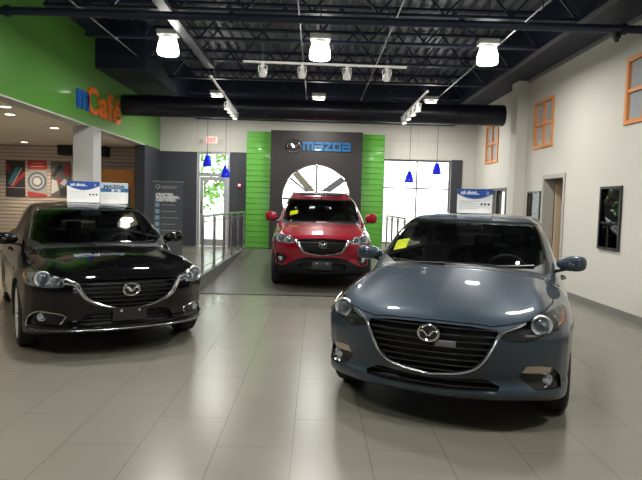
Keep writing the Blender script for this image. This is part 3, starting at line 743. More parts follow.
# ================================================================ the showroom
XL, XR, YB, YF = -4.4, 4.45, 16.0, -7.0
ORD = ['first','second','third','fourth','fifth','sixth','seventh']
cream = mat('cream_paint', (.52,.503,.445), .75, noise=(2.,.03), bump=(40,.05)); white = mat('white_paint', (.78,.77,.74), .6)
green = mat('green_paint', (.095,.27,.045), .28, coat=.25); charcoal = mat('charcoal_paint', (.035,.037,.045), .6)
navy = mat('ceiling_navy', (.007,.011,.030), .55); steel_dark = mat('joist_paint', (.014,.019,.045), .45, .1)
steel = mat('galvanised_steel', (.42,.43,.45), .38, .8); stainless = mat('stainless_steel', (.62,.63,.64), .25, 1.)
orange = mat('orange_window_paint', (.62,.24,.07), .5); bronze = mat('bronze_frame', (.06,.055,.05), .45, .3)
warm_white = mat('cafe_ceiling_white', (.80,.74,.64), .8); wood = mat('orange_maple', (.52,.22,.06), .4, noise=(9,.15))
black = mat('matte_black', (.012,.012,.014), .5); white_gloss = mat('white_print', (.80,.80,.78), .4)
def struct(o): o['kind'] = 'structure'; return o
def wall_mesh(name, mtl, boxes, smooth=False):
    g = G()
    for b in boxes: g.box(*b)
    return struct(g.build(name, mtl, smooth=smooth))
# ---- floor: big tiles with thin joints
def tile_material(name, base, rough, joint=(.108,.10,.082)):
    m = mat(name, base, rough, spec=.5); nt = m.node_tree; b = nt.nodes['Principled BSDF']
    tc = nt.nodes.new('ShaderNodeTexCoord'); sp = nt.nodes.new('ShaderNodeSeparateXYZ'); cb = nt.nodes.new('ShaderNodeCombineXYZ'); br = nt.nodes.new('ShaderNodeTexBrick')
    ad = nt.nodes.new('ShaderNodeMath'); ad.operation = 'ADD'; ad.inputs[1].default_value = 1.06+.475*40
    ay = nt.nodes.new('ShaderNodeMath'); ay.operation = 'ADD'; ay.inputs[1].default_value = -3.45+.95*20
    nt.links.new(tc.outputs['Object'], sp.inputs[0]); nt.links.new(sp.outputs['X'], ad.inputs[0]); nt.links.new(sp.outputs['Y'], ay.inputs[0])
    nt.links.new(ay.outputs[0], cb.inputs['X']); nt.links.new(ad.outputs[0], cb.inputs['Y']); nt.links.new(cb.outputs[0], br.inputs['Vector'])
    br.inputs['Scale'].default_value = 1; br.inputs['Brick Width'].default_value = .95; br.inputs['Row Height'].default_value = .475
    br.inputs['Mortar Size'].default_value = .0032; br.inputs['Mortar Smooth'].default_value = .1; br.offset = .5
    br.inputs['Color1'].default_value = (*base,1); br.inputs['Color2'].default_value = (*[c*.975 for c in base],1); br.inputs['Mortar'].default_value = (*joint,1)
    n = nt.nodes.new('ShaderNodeTexNoise'); n.inputs['Scale'].default_value = 3; n.inputs['Detail'].default_value = 8; nt.links.new(tc.outputs['Object'], n.inputs['Vector'])
    mx = nt.nodes.new('ShaderNodeMix'); mx.data_type = 'RGBA'; mx.blend_type = 'MULTIPLY'; mx.inputs['Factor'].default_value = .09
    cr = nt.nodes.new('ShaderNodeValToRGB'); cr.color_ramp.elements[0].color = (.6,.6,.6,1); cr.color_ramp.elements[0].position = .1; cr.color_ramp.elements[1].position = .9
    nt.links.new(n.outputs['Fac'], cr.inputs[0]); nt.links.new(br.outputs['Color'], mx.inputs['A']); nt.links.new(cr.outputs[0], mx.inputs['B']); nt.links.new(mx.outputs['Result'], b.inputs['Base Color'])
    mr = nt.nodes.new('ShaderNodeMapRange'); mr.inputs['To Min'].default_value = rough*.92; mr.inputs['To Max'].default_value = rough*1.1
    nt.links.new(n.outputs['Fac'], mr.inputs['Value']); nt.links.new(mr.outputs[0], b.inputs['Roughness'])
    return m
tiles = tile_material('floor_tiles', FLOOR_COL, .24)
ramp_tiles_shaded = tile_material('ramp_tiles_shaded', (.080,.075,.065), .32, (.07,.068,.06))  # same tile as the floor, with shade put into the darker colour
wall_mesh('floor', tiles, [(-10.2, XR+.2, YF-.2, YB+.2, -.12, 0)])
wall_mesh('floor_platform_left', tiles, [(-2.9,-1.98,9.6,YB,0.002,.25), (XL-.02,-2.9,10.3,YB,0.002,.25)])
wall_mesh('floor_platform_right', tiles, [(1.98,XR,12.1,YB,0.002,.25)])
g = G(); g.add([(-1.9,9.33,.003),(1.9,9.33,.003),(1.9,15.4,.25),(-1.9,15.4,.25),(-1.9,YB,.25),(1.9,YB,.25),(-1.9,9.33,.001),(1.9,9.33,.001),(1.9,YB,.001),(-1.9,YB,.001)],
    [(0,1,2,3),(3,2,5,4),(0,6,7,1),(1,7,8,5,2),(0,3,4,9,6),(4,5,8,9),(6,9,8,7)])
struct(g.build('floor_ramp', ramp_tiles_shaded, smooth=False))
wall_mesh('trim_1', black, [(-1.95,1.95,9.27,9.33,.001,.008)])
for n_,x in (('trim_2',-1.94),('trim_3',1.94)): wall_mesh(n_, mat('kerb_grey',(.10,.10,.095),.5), [(x-.04,x+.04,9.6 if x<0 else 11.9,YB,.004,.262)])
# ---- walls
def openings_wall(y0, y1, x0, x1, z1, ops):
    """boxes of a wall in the x-z plane around its openings (xa, xb, za, zb)"""
    out = []; xs = sorted({x0,x1,*[o[0] for o in ops],*[o[1] for o in ops]})
    for a,b in zip(xs, xs[1:]):
        z = 0
        for o in sorted([o for o in ops if o[0]<=a+1e-6 and o[1]>=b-1e-6], key=lambda o:o[2]):
            if o[2] > z: out.append((a,b,y0,y1,z,o[2]))
            z = o[3]
        if z < z1: out.append((a,b,y0,y1,z,z1))
    return out
OPS = [(-3.36,-2.44,.25,2.90), (-1.15,1.15,.8,2.78), (1.86,3.78,.45,2.84)]
wall_mesh('wall_back', cream, openings_wall(YB, YB+.2, XL-.2, XR+.2, 5.2, OPS))
wall_mesh('trim_7', navy, [(-3.41,3.83,YB-.03,YB-.001,3.80,4.95)])
wall_mesh('wall_back_dado', charcoal, [(XL,-3.36,YB-.03,YB-.002,.252,2.89), (-2.44,-1.95,YB-.03,YB-.002,.252,2.91), (3.78,4.08,YB-.05,YB-.002,.252,2.86)])
# cream panel joints above the dado
wall_mesh('trim_4', mat('panel_joint',(.42,.40,.35),.7), [(x-.008,x+.008,YB-.006,YB-.001,2.93,4.2) for x in (-3.36,-2.44,2.82)]+[(1.86,4.4,YB-.006,YB-.001,3.36,3.375)])
RO = [(7.33,8.27,2.78,3.73), (10.77,11.70,2.75,3.70), (14.0,15.02,2.68,3.66), (10.18,11.07,0,2.13), (13.25,14.7,.25,2.03)]
def right_boxes():
    b = openings_wall(XR, XR+.2, YF, YB+.2, 5.2, RO); return [(y0,y1,x0,x1,z0,z1) for (x0,x1,y0,y1,z0,z1) in b]
wall_mesh('wall_right', cream, right_boxes())
wall_mesh('wall_right_pier', cream, [(4.22,XR-.001,12.12,12.5,.001,4.24)])
wall_mesh('baseboard_right', mat('baseboard_grey',(.16,.155,.14),.5), [(XR-.018,XR-.001,YF,10.12,.001,.11), (XR-.018,XR-.001,11.13,12.1,.001,.11)])
wall_mesh('wall_left_fascia', green, [(XL-.25,XL,YF,YB-.001,2.93,5.2)])
wall_mesh('wall_left_return', charcoal, [(XL-.25,XL,14.6,YB-.001,0,2.929)])
wall_mesh('trim_5', mat('fascia_edge',(.50,.50,.46),.6), [(XL-.26,XL+.006,YF,14.6,2.905,2.93)])
wall_mesh('wall_left_cafe', cream, [(-10.2,-10.,YF,15.8,0,2.93)])
wall_mesh('wall_front', charcoal, openings_wall(YF-.2, YF, -10.2, XR+.2, 5.2, [(-3.9,-2.3,.6,2.8),(2.2,3.8,.6,2.8)]))
wall_mesh('ceiling_cafe', warm_white, [(-10.2,XL-.25,YF,15.8,2.93,3.05)])
# ceiling deck: ribbed steel
g = G(); xs = []; x = -4.39; up = 0
while x < 4.25: xs += [(x,5.0),(x+.09,5.0),(x+.12,5.075),(x+.19,5.075)]; x += .22
g.grid([[(a,YF,z) for a,z in xs],[(a,YB,z) for a,z in xs]]); g.box(-4.65,4.65,YF-.2,YB+.2,5.085,5.2)
struct(g.build('ceiling', mat('deck_steel',(.20,.21,.25),.4,.4), smooth=False))
# bulkheads under the deck
wall_mesh('ceiling_bulkhead_right', navy, [(3.84,XR-.001,YF,YB-.001,4.245,4.999)])
wall_mesh('ceiling_bulkhead_left', navy, [(XL+.001,-3.42,11.33,YB-.001,4.08,4.999), (XL+.001,-4.1,YF,11.32,4.66,4.999)])
wall_mesh('trim_6', mat('grey_angle',(.22,.22,.23),.4,.4), [(XR-.05,XR-.002,YF,12.1,4.19,4.244), (3.825,3.839,YF,YB-.01,4.25,4.33)])
# slat wall of the café
g = G(); z = .02
while z < 2.9: g.add([(-9.99,15.78,z),(XL-.25,15.78,z),(XL-.25,15.76,z+.012),(-9.99,15.76,z+.012)],[(0,1,2,3)]); g.box(-9.99,XL-.26,15.76,15.80,z+.012,z+.088); z += .1
struct(g.build('wall_back_cafe', mat('slatwall',(.60,.52,.44),.6), smooth=False))
wall_mesh('wall_back_cafe_core', mat('slat_groove',(.10,.09,.08),.7), [(-10.2,XL-.25,15.80,15.9,0,2.93)])
# ---- glazed windows and doors of the shell
pane = glass('pane_glass', (.92,.95,.95)); mull = mat('mullion_dark', (.16,.16,.16), .4, .4); alum = mat('aluminium_frame',(.55,.56,.57),.35,.8)
def glazing(name, x0, x1, z0, z1, vs, hs, fm, w=.05, y=YB+.06, flipax=None):
    e = struct(empty(name)); g = G()
    for a,b,c,d in [(x0,x0+w,z0,z1),(x1-w,x1,z0,z1),(x0+w,x1-w,z0,z0+w),(x0+w,x1-w,z1-w,z1)]: g.box(a,b,y,y+.06,c,d)
    for v in vs: g.box(v-w*.4,v+w*.4,y,y+.06,z0+w,z1-w)
    for h in hs: g.box(x0+w,x1-w,y+.005,y+.055,h-w*.4,h+w*.4)
    g.build('window_frame', fm, e, smooth=False)
    p = G(); p.box(x0+w,x1-w,y+.027,y+.033,z0+w,z1-w); p.build('window_pane', pane, e, smooth=False)
    return e
glazing('window_1', 1.86,3.78,.45,2.84,[2.83],[2.04],mull)
glazing('window_2', -1.15,1.15,.8,2.78,[],[],mull)
glazing('window_7', -3.9,-2.3,.6,2.8,[-3.1],[2.2],alum,y=YF-.12); glazing('window_8', 2.2,3.8,.6,2.8,[3.0],[2.2],alum,y=YF-.12)  # unseen windows behind the camera, added for highlights on the cars
# entrance door with transom
e = struct(empty('door_1')); g = G()
for a,b,c,d in [(-3.36,-3.29,.25,2.9),(-2.51,-2.44,.25,2.9),(-3.29,-2.51,2.84,2.9),(-3.29,-2.51,2.22,2.32)]: g.box(a,b,YB+.03,YB+.13,c,d)
g.build('door_frame', alum, e, smooth=False)
g = G()
for a,b,c,d in [(-3.28,-3.19,.26,2.21),(-2.61,-2.52,.26,2.21),(-3.19,-2.61,2.11,2.21),(-3.19,-2.61,.26,.45)]: g.box(a,b,YB+.05,YB+.10,c,d)
dl = g.build('door_leaf', alum, e, smooth=False); p = G(); p.box(-3.19,-2.61,YB+.07,YB+.078,.45,2.11); p.box(-3.29,-2.51,YB+.07,YB+.078,2.32,2.84); p.build('door_glass', pane, e, smooth=False)
g = G(); g.sweep([(-3.235,YB+.05,1.2),(-3.235,YB-.0,1.2),(-3.235,YB-.0,1.5),(-3.235,YB+.05,1.5)], .014, 8); g.build('door_handle', black, e)
# interior windows high in the right wall, orange frames
for k,(a,b,c,d) in enumerate(RO[:3]):
    e = struct(empty('window_%d'%(3+k))); g = G(); w = .06
    for y0,y1,z0,z1 in [(a,a+w,c,d),(b-w,b,c,d),(a+w,b-w,c,c+w),(a+w,b-w,d-w,d)]: g.box(XR-.025,XR+.05,y0,y1,z0,z1)
    g.box(XR-.018,XR+.045,(a+b)/2-.025,(a+b)/2+.025,c+w,d-w); g.box(XR-.016,XR+.043,a+w,b-w,(c+d)/2-.025,(c+d)/2+.025)
    g.build('window_frame', orange, e, smooth=False)
    p = G(); p.box(XR+.02,XR+.026,a+w,b-w,c+w,d-w); p.build('window_pane', mat('obscured_pane',(.36,.39,.40),.15,coat=1), e, smooth=False)
# office door in the right wall, standing open on a beige room
e = struct(empty('door_2')); g = G()
for y0,y1,z0,z1 in [(10.12,10.19,0.001,2.20),(11.06,11.13,0.001,2.20),(10.19,11.06,2.125,2.20)]: g.box(XR-.02,XR+.2,y0,y1,z0,z1)
g.build('door_frame', mat('door_frame_grey',(.33,.31,.27),.5), e, smooth=False)
g = G(); g.box(XR+.21,XR+1.05,11.0,11.045,.01,2.1); dl = g.build('door_leaf', mat('door_beige',(.50,.38,.26),.45), e, smooth=False)
g = G(); g.sweep([(XR+.98,11.0,1.0),(XR+.98,10.94,1.0),(XR+.87,10.94,1.0)], .012, 8); g.build('door_handle', stainless, e)
wall_mesh('wall_office', mat('office_beige',(.50,.42,.32),.7), [(XR+1.3,XR+1.4,9.8,11.6,0,2.6),(XR+.2,XR+1.4,11.5,11.6,0,2.6),(XR+.2,XR+1.4,9.8,9.9,0,2.6),(XR+.2,XR+1.4,9.8,11.6,2.6,2.7),(XR+.2,XR+1.4,9.8,11.6,-.12,0)])
e = struct(empty('window_6')); g = G()
for y0,y1,z0,z1 in [(13.25,13.31,.25,2.03),(14.64,14.7,.25,2.03),(13.31,14.64,1.97,2.03),(13.93,13.99,.25,1.97)]: g.box(XR-.02,XR+.12,y0,y1,z0,z1)
g.build('window_frame', bronze, e, smooth=False)
p = G(); p.box(XR+.05,XR+.06,13.31,14.64,.25,1.97); p.build('window_pane', mat('dim_office_pane',(.16,.15,.13),.1,coat=1), e, smooth=False)
# ---- column under the fascia
g = G(); g.box(-4.74,-4.34,11.10,11.50,.001,2.905,bev=.01); o = g.build('support_column', mat('column_grey',(.48,.48,.47),.55)); tag(o,'square light grey column standing under the green wall beside the café','column')
g = G(); g.box(-4.337,-4.325,11.08,11.12,.4,2.9); 
# ---- round duct across the room
e = empty('round_duct',(0,13,0),0,'thick round dark air duct spanning the room from green wall to right wall','duct'); g = G(); M = axis_M((-4.399,0,3.64),(1,0,0)); L = 8.61; prof = [(0,0),(.235,0)]
for k in range(1,8): prof += [(.235,L*k/8-.02),(.243,L*k/8-.012),(.243,L*k/8+.012),(.235,L*k/8+.02)]
g.lathe(prof+[(.235,L),(0,L)], 40, M); g.build('duct_tube', mat('duct_navy',(.012,.013,.022),.32,.2), e)
for x in (-2.9,-.8,1.6,3.3): g = G(); g.sweep([(x,0,3.87),(x,0,5.0)],.008,6); g.build('hanger_rod', steel_dark, e)
# ---- crossing pipe
e = empty('ceiling_pipe',(0,7.8,4.0),0,'long dark pipe crossing the whole ceiling nearest the viewer','pipe')
g = G(); g.sweep([(-4.385,0,.0),(4.44,0,0)], .055, 20, up=(0,0,1)); g.build('pipe_run', steel_dark, e)
for x in (-4.2,-1.2,1.9,4.1): g = G(); g.lathe([(.057,-.03),(.078,-.03),(.078,.03),(.057,.03)], 20, axis_M((x,0,0),(1,0,0))); g.build('pipe_collar', steel_dark, e)
for x in (-3,0,3): g = G(); g.sweep([(x,0,.05),(x,0,1.0)], .008, 6); g.build('hanger_rod', steel_dark, e)
g = G(); g.box(3.98,4.06,-.04,.04,-.13,-.05,bev=.01); g.sweep([(4.02,0,-.13),(4.02,0,-.17)],.03,10); g.build('pipe_clamp', black, e)
# ---- bar joists
JY = [5.4,7.0,8.6,10.1,11.55,13.25,15.1]
def make_joist(y):
    e = empty('bar_joist',(0,y,0)); x0,x1 = (-4.08 if y<11.3 else -3.40),3.82
    for zz in (4.33,4.93):
        g = G(); g.box(x0,x1,-.055,-.008,zz,zz+.045); g.box(x0,x1,.008,.055,zz,zz+.045); g.build('bottom_chord' if zz<4.5 else 'top_chord', steel_dark, e, smooth=False)
    n = 16; step = (x1-x0)/n; up = G().bar((0,0,4.37),(step,0,4.93),.028).build('web_bar', steel_dark, e); dn = G().bar((0,0,4.93),(step,0,4.37),.028).build('web_bar', steel_dark, e)
    for k in range(n):
        src = up if k%2==0 else dn
        if k < 2: src.location.x = x0+k*step; continue
        c = src.copy(); COL.objects.link(c); c.parent = e; c.location.x = x0+k*step
    return e
j0 = make_joist(JY[0])
for k,y in enumerate(JY):
    e = j0 if k==0 else make_joist(y) if k==4 else copy_tree(j1 if k>4 else j0)
    if k==4: j1 = e
    e.location.y = y
    tag(e,'dark open-web steel roof joist, %s counting from the viewer towards the back'%ORD[k],'roof joist',group='roof joists')
# ---- thin conduits running away under the joists
for x,y0,y1,l in [(-3.55,5.0,11.3,'thin pale conduit running away under the ceiling near the green wall'),(-.32,5.0,15.5,'thin pale conduit running away above the middle of the room'),(1.12,5.0,15.5,'thin pale conduit running away just right of the middle lamps'),(3.03,5.0,15.5,'thin pale conduit running away beside the right row of lamps')]:
    g = G(); g.sweep([(x,y0,4.305),(x,y1,4.305)], .012, 8)
    for y in [j for j in JY if j<y1]: g.sweep([(x,y,4.29),(x,y,4.335)], .03, 8)
    tag(g.build('conduit', steel), l, 'conduit')
g = G(); g.box(-2.33,-2.17,4.5,11.9,4.26,4.27); g.box(-2.33,-2.32,4.5,11.9,4.27,4.325); g.box(-2.18,-2.17,4.5,11.9,4.27,4.325)
tag(g.build('cable_tray', mat('tray_grey',(.20,.20,.21),.4,.6), smooth=False),'flat grey metal tray running away above the left row of lamps','cable tray')
# ---- high-bay lamps
lamp_glow = mat('lamp_glow',(.9,.9,.9),.3,emit=(1,.98,.92),strength=LAMP_GLOW); lampbox = mat('lamp_housing_white',(.62,.62,.60),.4)
def make_lamp():
    e = empty('high_bay_lamp')
    g = G(); g.box(-.17,.17,-.11,.11,.24,.33,bev=.015); g.build('ballast_box', lampbox, e)
    g = G(); g.lathe([(.0,.24),(.10,.24),(.10,.20),(.0,.20)], 24); g.box(-.15,-.12,-.015,.015,.17,.25); g.box(.12,.15,-.015,.015,.17,.25); g.build('lamp_neck', lampbox, e)
    g = G(); pr = [(.06,.20),(.105,.187),(.145,.15),(.166,.09),(.175,.02),(.176,-.04),(.162,-.068),(.10,-.08),(0,-.083)]; g.lathe(pr, 48); g.build('lamp_dome', lamp_glow, e)
    g = G(); g.sweep([(0,0,.33),(0,0,.40),(0,0,1.0)], .008, 6); g.build('hanger_rod', steel_dark, e)
    return e
lamp0 = make_lamp(); LR = [(9.6,4.0,'nearest row'),(14.3,3.94,'far row over the round duct'),(5.9,4.0,'second row'),(2.2,4.0,'third row')]  # second and third rows are extra lamps added out of view for light
cnt = 0
for y,z,rn in LR:
    for x,cn in ((-2.52,'left'),(0.0,'middle'),(2.80,'right')):
        e = lamp0 if cnt==0 else copy_tree(lamp0); cnt += 1; e.location = (x,y,z)
        if y > 13: lab = 'small distant white dome lamp above the round duct, %s of the far row'%cn
        elif y > 9: lab = 'large bright white dome lamp hanging from the ceiling, %s of the three nearest'%cn
        else: lab = 'added white dome lamp over the floor outside the view, %s, %s'%(cn, {5.9:'above the cars',2.2:'above the open floor'}[y])
        tag(e, lab, 'ceiling lamp', group='dome lamps')
        l = bpy.data.lights.new('lamp_light','AREA'); l.shape = 'DISK'; l.size = .34; l.energy = LAMP_W; l.color = (1,.98,.94)
        lo = bpy.data.objects.new('lamp_light', l); COL.objects.link(lo); lo.parent = e; lo.location = (0,0,-.087)
# ---- track lights
def track(name, p0, p1, heads, label, aim):
    e = empty(name,p0,0,label,'track light'); v = Vector(p1)-Vector(p0)
    g = G(); g.bar((0,0,0), v[:], .035, .03); g.build('track_rail', white, e)
    for t in (.12,.88): g = G(); g.sweep([(v*t)[:], (v*t+Vector((0,0,.82)))[:]], .006, 6); g.build('hanger_rod', steel_dark, e)
    for t in heads:
        h = empty('spot_head', (v*t)[:]); h.parent = e
        g = G(); g.box(-.02,.02,-.02,.02,-.05,-.01); g.box(-.065,-.055,-.01,.01,-.14,-.04); g.box(.055,.065,-.01,.01,-.14,-.04); g.box(-.065,.065,-.01,.01,-.05,-.04); g.build('spot_yoke', white, h, smooth=False)
        M = axis_M((0,0,-.12), aim)
        g = G(); g.lathe([(.0,-.07),(.03,-.07),(.035,-.03),(.052,.03),(.058,.07),(.05,.07),(.045,.04)], 24, M); g.build('spot_shade', white, h)
        g = G(); g.lathe([(0,.045),(.046,.045)], 24, M); g.build('spot_bulb', mat('spot_glow',(.9,.9,.8),.4,emit=(1,.9,.7),strength=6), h)
track('track_light',(-1.09,8.2,3.52),(1.25,8.28,3.52),[.12,.36,.635,.88],'white track with four spot heads hanging crosswise below the middle lamp',(0,.75,-.66))
track('track_light',(-1.72,9.1,3.50),(-1.80,12.55,3.50),[.60,.72,.84,.96],'white track with four spot heads running away left of centre',(-.1,-.25,-1))
track('track_light',(1.86,9.8,3.50),(1.86,12.5,3.50),[.35,.55,.75,.96],'white track with four spot heads running away right of centre',(.1,-.25,-1))
# ---- cobalt pendants
blue_glass = mat('cobalt_glass',(.01,.02,.62),.12,coat=1,emit=(.02,.02,.9),strength=.3)
for x,z,lab in [(-2.69,2.37,'leftmost and higher cobalt blue pendant by the entrance door'),(-2.24,2.12,'lower cobalt blue pendant between the entrance and green panel'),(2.28,2.11,'lower cobalt blue pendant before the right window'),(2.95,2.33,'higher cobalt blue pendant before the right window')]:
    e = empty('pendant_lamp',(x,14.0,z),0,lab,'pendant lamp',group='blue pendants')
    g = G(); g.lathe([(.100,0),(.112,.01),(.104,.09),(.075,.19),(.038,.28),(.0,.285)], 28); g.build('lamp_shade', blue_glass, e)
    g = G(); g.sweep([(0,0,.27),(0,0,.33)],.014,8); g.sweep([(0,0,.33),(0,0,4.30-z)],.006,6); g.build('lamp_cord', steel_dark, e)
    g = G(); g.lathe([(0,.012),(.08,.012)],24); g.build('lamp_bulb', mat('pendant_glow',(.9,.9,.9),.4,emit=(1,.95,.9),strength=3), e)
# ---- display pylon with round opening
PY = 15.55; e = empty('display_pylon',(0,PY,.252),0,'tall charcoal display wall with a round window and blue lettering above','display wall')
cx,cz,R = 0.0,1.40,.93; n = 64; x0,x1,z1 = -1.27,1.23,3.25; ring = []; outer = []
for k in range(n):
    a = 2*PI*k/n+PI/4; dx,dz = math.cos(a),math.sin(a); ring.append((cx+R*dx,cz+R*dz))
    t = min([(x1-cx)/dx if dx>1e-9 else 1e9,(x0-cx)/dx if dx<-1e-9 else 1e9,(z1-cz)/dz if dz>1e-9 else 1e9,(0-cz)/dz if dz<-1e-9 else 1e9]); outer.append((cx+t*dx,cz+t*dz))
for c in ((x0,0),(x1,0),(x0,z1),(x1,z1)):
    k = min(range(n), key=lambda k:(outer[k][0]-c[0])**2+(outer[k][1]-c[1])**2); outer[k] = c
g = G(); vs = []
for y in (0,.22): vs += [(x,y,z) for x,z in ring]+[(x,y,z) for x,z in outer]
fs = []
for k in range(n):
    j = (k+1)%n; fs += [(k,j,n+j,n+k),(2*n+k,3*n+k,3*n+j,2*n+j),(k,2*n+k,2*n+j,j),(n+k,n+j,3*n+j,3*n+k)]
g.add(vs,fs); g.build('pylon_panel', mat('pylon_charcoal',(.019,.015,.015),.5), e, angle=25)
g = G(); g.sweep([(cx+R*math.cos(2*PI*k/n),-.003,cz+R*math.sin(2*PI*k/n)) for k in range(n)],.014,6,closed=True,up=(0,1,0)); g.build('round_window_rim', stainless, e)
fr = mat('round_frame_grey',(.10,.10,.11),.5)
for a in (90,142,38,180,0,-38,218,270):
    a = math.radians(a); g = G(); g.bar((cx+.0*math.cos(a),.11,cz+.0*math.sin(a)),(cx+(R-.01)*math.cos(a),.11,cz+(R-.01)*math.sin(a)),.055,.04,up=(0,1,0)); g.build('round_window_spoke', fr, e)
g = G(); g.sweep([(cx+.38*math.cos(2*PI*k/32),.11,cz+.38*math.sin(2*PI*k/32)) for k in range(32)],.014,6,closed=True,up=(0,1,0)); g.build('round_window_hub', fr, e)
g = G(); g.bar((-.95,.11,cz+.42),(-.40,.11,cz+.42),.02); g.bar((.32,.11,cz+.40),(.84,.11,cz+.40),.02); g.build('round_window_rail', fr, e)
lb = mat('letter_blue',(.01,.11,.27),.35,coat=.4)
def boxy(name, xo, rects, diag=None):
    g = G(); k = .93
    for a,b,c,d in rects: g.box(xo*k+a*k,xo*k+b*k,-.03,0,c,d)
    if diag: g.prism([(xo*k+a*k,c) for a,c in diag],0,.03,M=axis_M((0,0,0),(0,-1,0),(1,0,0)))
    o = g.build(name, lb, e, smooth=False); o.location = (-.395,-.005,2.715)
H_ = .235; t_ = .056; A_ = [(.0,.24,H_-t_,H_),(.24-t_,.24,0,H_-t_),(0,.24-t_,0,t_),(0,t_,t_,.15),(t_,.24-t_,.10,.15)]
boxy('letter_m',0,[(0,.31,H_-t_,H_),(0,t_,0,H_-t_),(.127,.127+t_,0,H_-t_),(.31-t_,.31,0,H_-t_)])
boxy('letter_a',.345,A_); boxy('letter_z',.62,[(0,.22,H_-t_,H_),(0,.22,0,t_)],[(0,t_),(.08,t_),(.22,H_-t_),(.14,H_-t_)])
boxy('letter_d',.875,[(0,.24,H_-t_,H_),(0,.24,0,t_),(0,t_,t_,H_-t_),(.24-t_,.24,t_,H_-t_)]); boxy('letter_a',1.15,A_)
class _B: pass
bd = _B(); bd.ysurf = lambda x,z: 0
b = make_badge(bd, e, 2.83, .20, .155, y=-.02); b.location.x = -.64
for x0_,x1_,lab in ((-1.95,-1.275,'bright green ribbed panel left of the charcoal display wall'),(1.235,1.86,'bright green ribbed panel right of the charcoal display wall')):
    g = G(); z = .254; rows = []
    while z < 3.38: rows += [(z+.004,15.80),(z+.012,15.785),(z+.142,15.785),(z+.150,15.80)]; z += .154
    g.grid([[(x0_,y,z),(x1_,y,z)] for z,y in rows]); g.box(x0_,x1_,15.81,15.95,.254,3.40); o = g.build('green_wall_panel', mat('green_panel',(.095,.33,.04),.35,coat=.2), smooth=False); tag(o,lab,'wall panel',group='green panels')
# ---- stainless railings
def railing(x, y0, y1, n, label):
    e = empty('railing',(x,y0,.263),0,label,'railing'); L = y1-y0
    g = G(); g.sweep([(0,-.02,1.0),(0,L+.02,1.0)],.024,12); g.build('hand_rail', stainless, e)
    g = G(); g.sweep([(0,0,.12),(0,L,.12)],.010,8); g.sweep([(0,0,.9),(0,L,.9)],.010,8); g.build('infill_rail', stainless, e)
    p0 = None
    for k in range(n):
        if p0 is None:
            g = G(); g.lathe([(.05,0),(.05,.012),(.026,.02),(.026,.93),(.034,.94),(.034,.96),(.014,.97),(.014,.995)], 16); p = p0 = g.build('rail_post', stainless, e)
        else: p = p0.copy(); COL.objects.link(p); p.parent = e
        p.location = (0, L*k/(n-1), 0)
railing(-1.94, 9.78, 15.35, 6, 'stainless steel railing beside the ramp, left of the red car')
railing(1.94, 12.3, 15.35, 4, 'stainless steel railing before the right window, partly behind the blue-grey car')
# ---- writing on the green wall
e = empty('wall_lettering',(XL,10.45,3.30),0,'blue and orange raised café lettering on the green wall','lettering')
rot = (PI/2,0,PI/2)
text('letter_m','m',.68,mat('letter_blue_paint',(.01,.10,.50),.35),e,(.018,-.02,-.11),rot,.016,'LEFT',bold=.015,xw=.52)
lo = mat('letter_orange',(.75,.16,.02),.4)
for ch,y,wd,sz in (('C',.42,.54,.70),('a',1.02,.44,.74),('f',1.50,.32,.76),('é',1.82,.44,.74)): text('letter_'+{'é':'e_acute'}.get(ch,ch.lower()),ch,sz,lo,e,(.018,y,-.13),rot,.016,'LEFT',bold=.018,xw=wd)
# ---- exit sign, emergency lamp, strobe
e = empty('exit_sign',(-2.955,YB-.002,3.23),0,'small white exit sign with red letters high above the entrance','exit sign')
g = G(); g.box(-.15,.15,-.04,0,-.095,.095,bev=.01); g.build('sign_box', mat('sign_white',(.8,.72,.66),.4,emit=(1,.35,.3),strength=.3), e); text('sign_text','EXIT',.15,mat('exit_red',(.8,.03,.03),.4,emit=(1,.05,.05),strength=1.2),e,(0,-.043,-.055),(PI/2,0,0),.003,bold=.004,xw=.24)
for sx,l in ((-1,'left'),(1,'right')):
    g = G(); M = axis_M((0,0,0),(sx*.3,-1,-.3)); g.lathe([(0,-.05),(.04,-.05),(.055,.03),(.05,.035),(0,.02)],20,M); g.sweep([(0,0,0),(-sx*.02,.08,.02)],.012,8)
    o = g.build('emergency_light', mat('lamp_beige',(.45,.42,.36),.4)); o.location = (-2.955+sx*.27,YB-.085,3.20); tag(o,'small round emergency lamp just %s of the exit sign'%l,'emergency light')
e = empty('fire_alarm_strobe',(-2.16,YB-.031,1.98),0,'small red and white alarm strobe on the charcoal wall right of the entrance','alarm'); g = G(); g.box(-.045,.045,-.04,0,-.06,.06,bev=.006); g.build('alarm_body', mat('alarm_red',(.6,.02,.02),.4), e); g = G(); g.box(-.028,.028,-.065,-.038,-.01,.04,bev=.008); g.build('strobe_lens', mat('strobe_lens',(.9,.85,.85),.2,emit=(1,.85,.85),strength=1.5), e)
